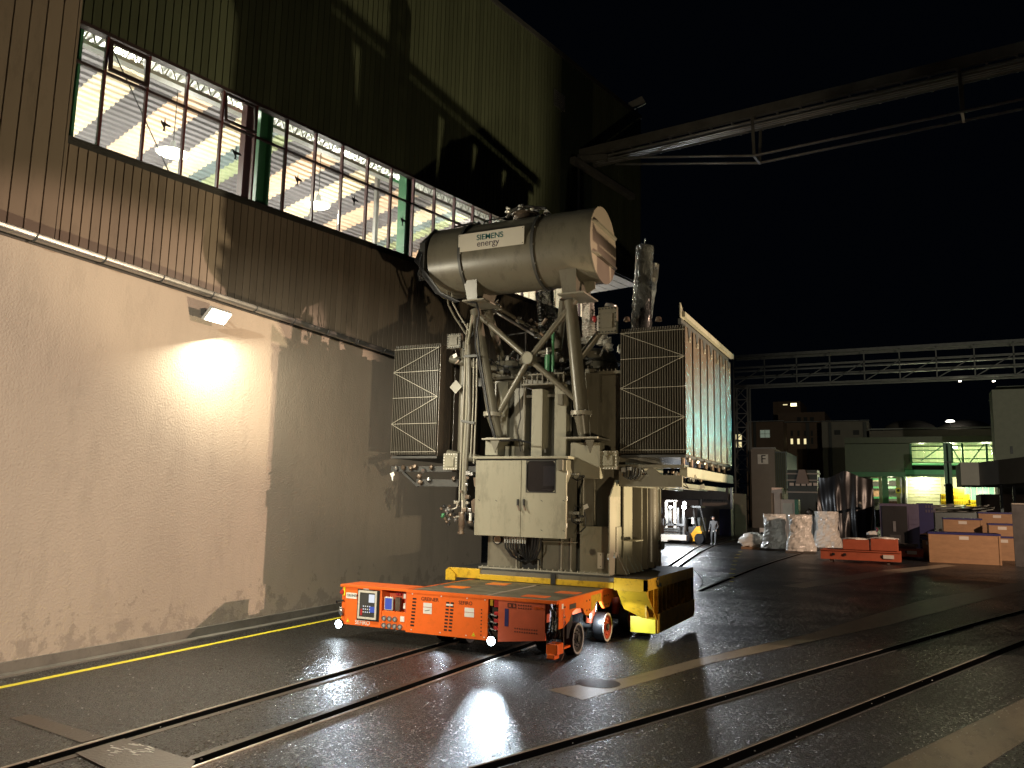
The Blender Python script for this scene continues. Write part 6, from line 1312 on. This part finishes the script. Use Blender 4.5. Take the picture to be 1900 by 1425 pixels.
for (x, y, r, e) in ((1270, 934, .12, 260), (1269, 941, .14, 260), (1244, 941, .10, 160)):
    c = at(x, y, 52.2); k = MB().tube(c+Vector((0, .1, 0)), c, r, 12).build('work_lamp', M['blk'], fk); MB().lathe(c, [(0, .03), (r*.7, .02), (r, 0)], 12, (0, -1, 0)).build('lamp_glass', glow('work_lamp_glass', (.9, .95, 1), 45) if 'work_lamp_glass' not in bpy.data.materials else bpy.data.materials['work_lamp_glass'], k)
    lamp('SPOT', c+Vector((0, -.15, 0)), e*.8, (.85, .92, 1), (c.x+1.6, 45, 0), .1, 130, 1)
lamp('POINT', at(1256, 938, 50.6), 900, (.9, .95, 1), None, .1)  # added point light in mid-air, brightens mast and body
# ---- workshop wall behind the forklift
b10 = bld('dark_store', 'dark store building behind the forklift with a pale panel and shelves', 1290, 70)
bx(1200, 915, 1362, 985, 72, 6, M['render'], 'wall', b10); bx(1222, 926, 1296, 962, 71.6, .3, M['ceil_grey'], 'pale_panel', b10); bx(1222, 905, 1350, 925, 71, 2, M['dark_steel'], 'canopy', b10)
for i in range(5): bx(1300+i*11, 918, 1308+i*11, 932, 71.8, .1, M['dark_steel'], 'shelf_box', b10)
bx(1300, 905, 1302, 970, 71.5, .2, M['galv'], 'post', b10); bx(1356, 905, 1359, 972, 71.5, .2, M['galv'], 'post', b10); bx(1335, 945, 1356, 972, 70.5, 1, M['blue'], 'blue_bin', b10)

# ================================================================ PERSON walking beside the forklift
Pp = gnd(1325, 1011); s_ = 1.0
pr_ = thing('person', 'person in dark grey workwear and cap walking beside the forklift, looking to the left', 'person', Pp)
def skin(name, verts, edges, radii, m, par, sub=2):
    me = bpy.data.meshes.new(name); me.from_pydata([tuple(v) for v in verts], edges, []); o = bpy.data.objects.new(name, me); col.objects.link(o); o.parent = par
    sm = o.modifiers.new('skin', 'SKIN'); sm.use_smooth_shade = True
    for i, r in enumerate(radii): me.skin_vertices[0].data[i].radius = (r, r)
    me.skin_vertices[0].data[0].use_root = True
    sb = o.modifiers.new('sub', 'SUBSURF'); sb.levels = sub; sb.render_levels = sub; me.materials.append(m); return o
H = 1.85
vv = [(0, 0, .98), (0, 0, 1.15), (0, -.02, 1.38), (0, -.02, 1.52), (-.01, -.03, 1.60), (-.10, 0, .93), (-.14, -.04, .52), (-.16, .10, .11), (-.18, -.02, .05), (.10, 0, .93), (.13, -.16, .52), (.12, -.22, .11), (.09, -.36, .05),
      (-.19, -.02, 1.44), (-.25, .05, 1.17), (-.27, -.10, .96), (.19, -.02, 1.44), (.26, .05, 1.17), (.22, -.14, 1.0)]
ed = [(0, 1), (1, 2), (2, 3), (3, 4), (0, 5), (5, 6), (6, 7), (7, 8), (0, 9), (9, 10), (10, 11), (11, 12), (2, 13), (13, 14), (14, 15), (2, 16), (16, 17), (17, 18)]
rr = [.15, .145, .155, .065, .06, .10, .075, .055, .05, .10, .075, .055, .05, .075, .055, .045, .075, .055, .045]
me_ = skin('body', vv, ed, rr, M['cloth'], pr_)
if 'skin_layer' and not me_.data.skin_vertices: pass
hd = MB(); hd.blob(Pp+Vector((-.02, -.04, 1.70)), (.085, .105, .125), .02, 14, 10); hd.blob(Pp+Vector((-.10, -.08, 1.69)), (.02, .02, .02), .05, 6, 4); hd.build('head', M['skin'], pr_)
MB().lathe(Pp+Vector((-.02, -.04, 1.735)), [(.10, 0), (.105, .03), (.09, .08), (0, .10)], 16).build('cap', M['blk'], pr_); MB().box(Pp+Vector((-.18, -.12, 1.735)), Pp+Vector((-.05, .03, 1.75))).build('cap_peak', M['blk'], pr_)
for (dx, dy, dz) in ((-.28, -.14, .90), (.20, -.19, .93)):
    mb = MB(); c = Pp+Vector((dx, dy, dz)); mb.blob(c, (.035, .045, .05), .05, 8, 6)
    for i in range(4): mb.tube(c+Vector((0, -.02+.016*i, -.03)), c+Vector((-.005, -.03+.018*i, -.085-.008*(i in (1, 2)))), .010, 6)
    mb.tube(c+Vector((-.02, -.03, 0)), c+Vector((-.04, -.05, -.045)), .011, 6); mb.build('hand', M['skin'], pr_)
for (dx, dy) in ((-.175, .0), (.10, -.29)): MB().blob(Pp+Vector((dx, dy, .055)), (.05, .13, .055), .04, 10, 6).build('shoe', M['shoe'], pr_)
MB().blob(Pp+Vector((.02, -.17, .86)), (.05, .04, .05), .2, 8, 6).build('held_lamp', M['wht'], pr_)
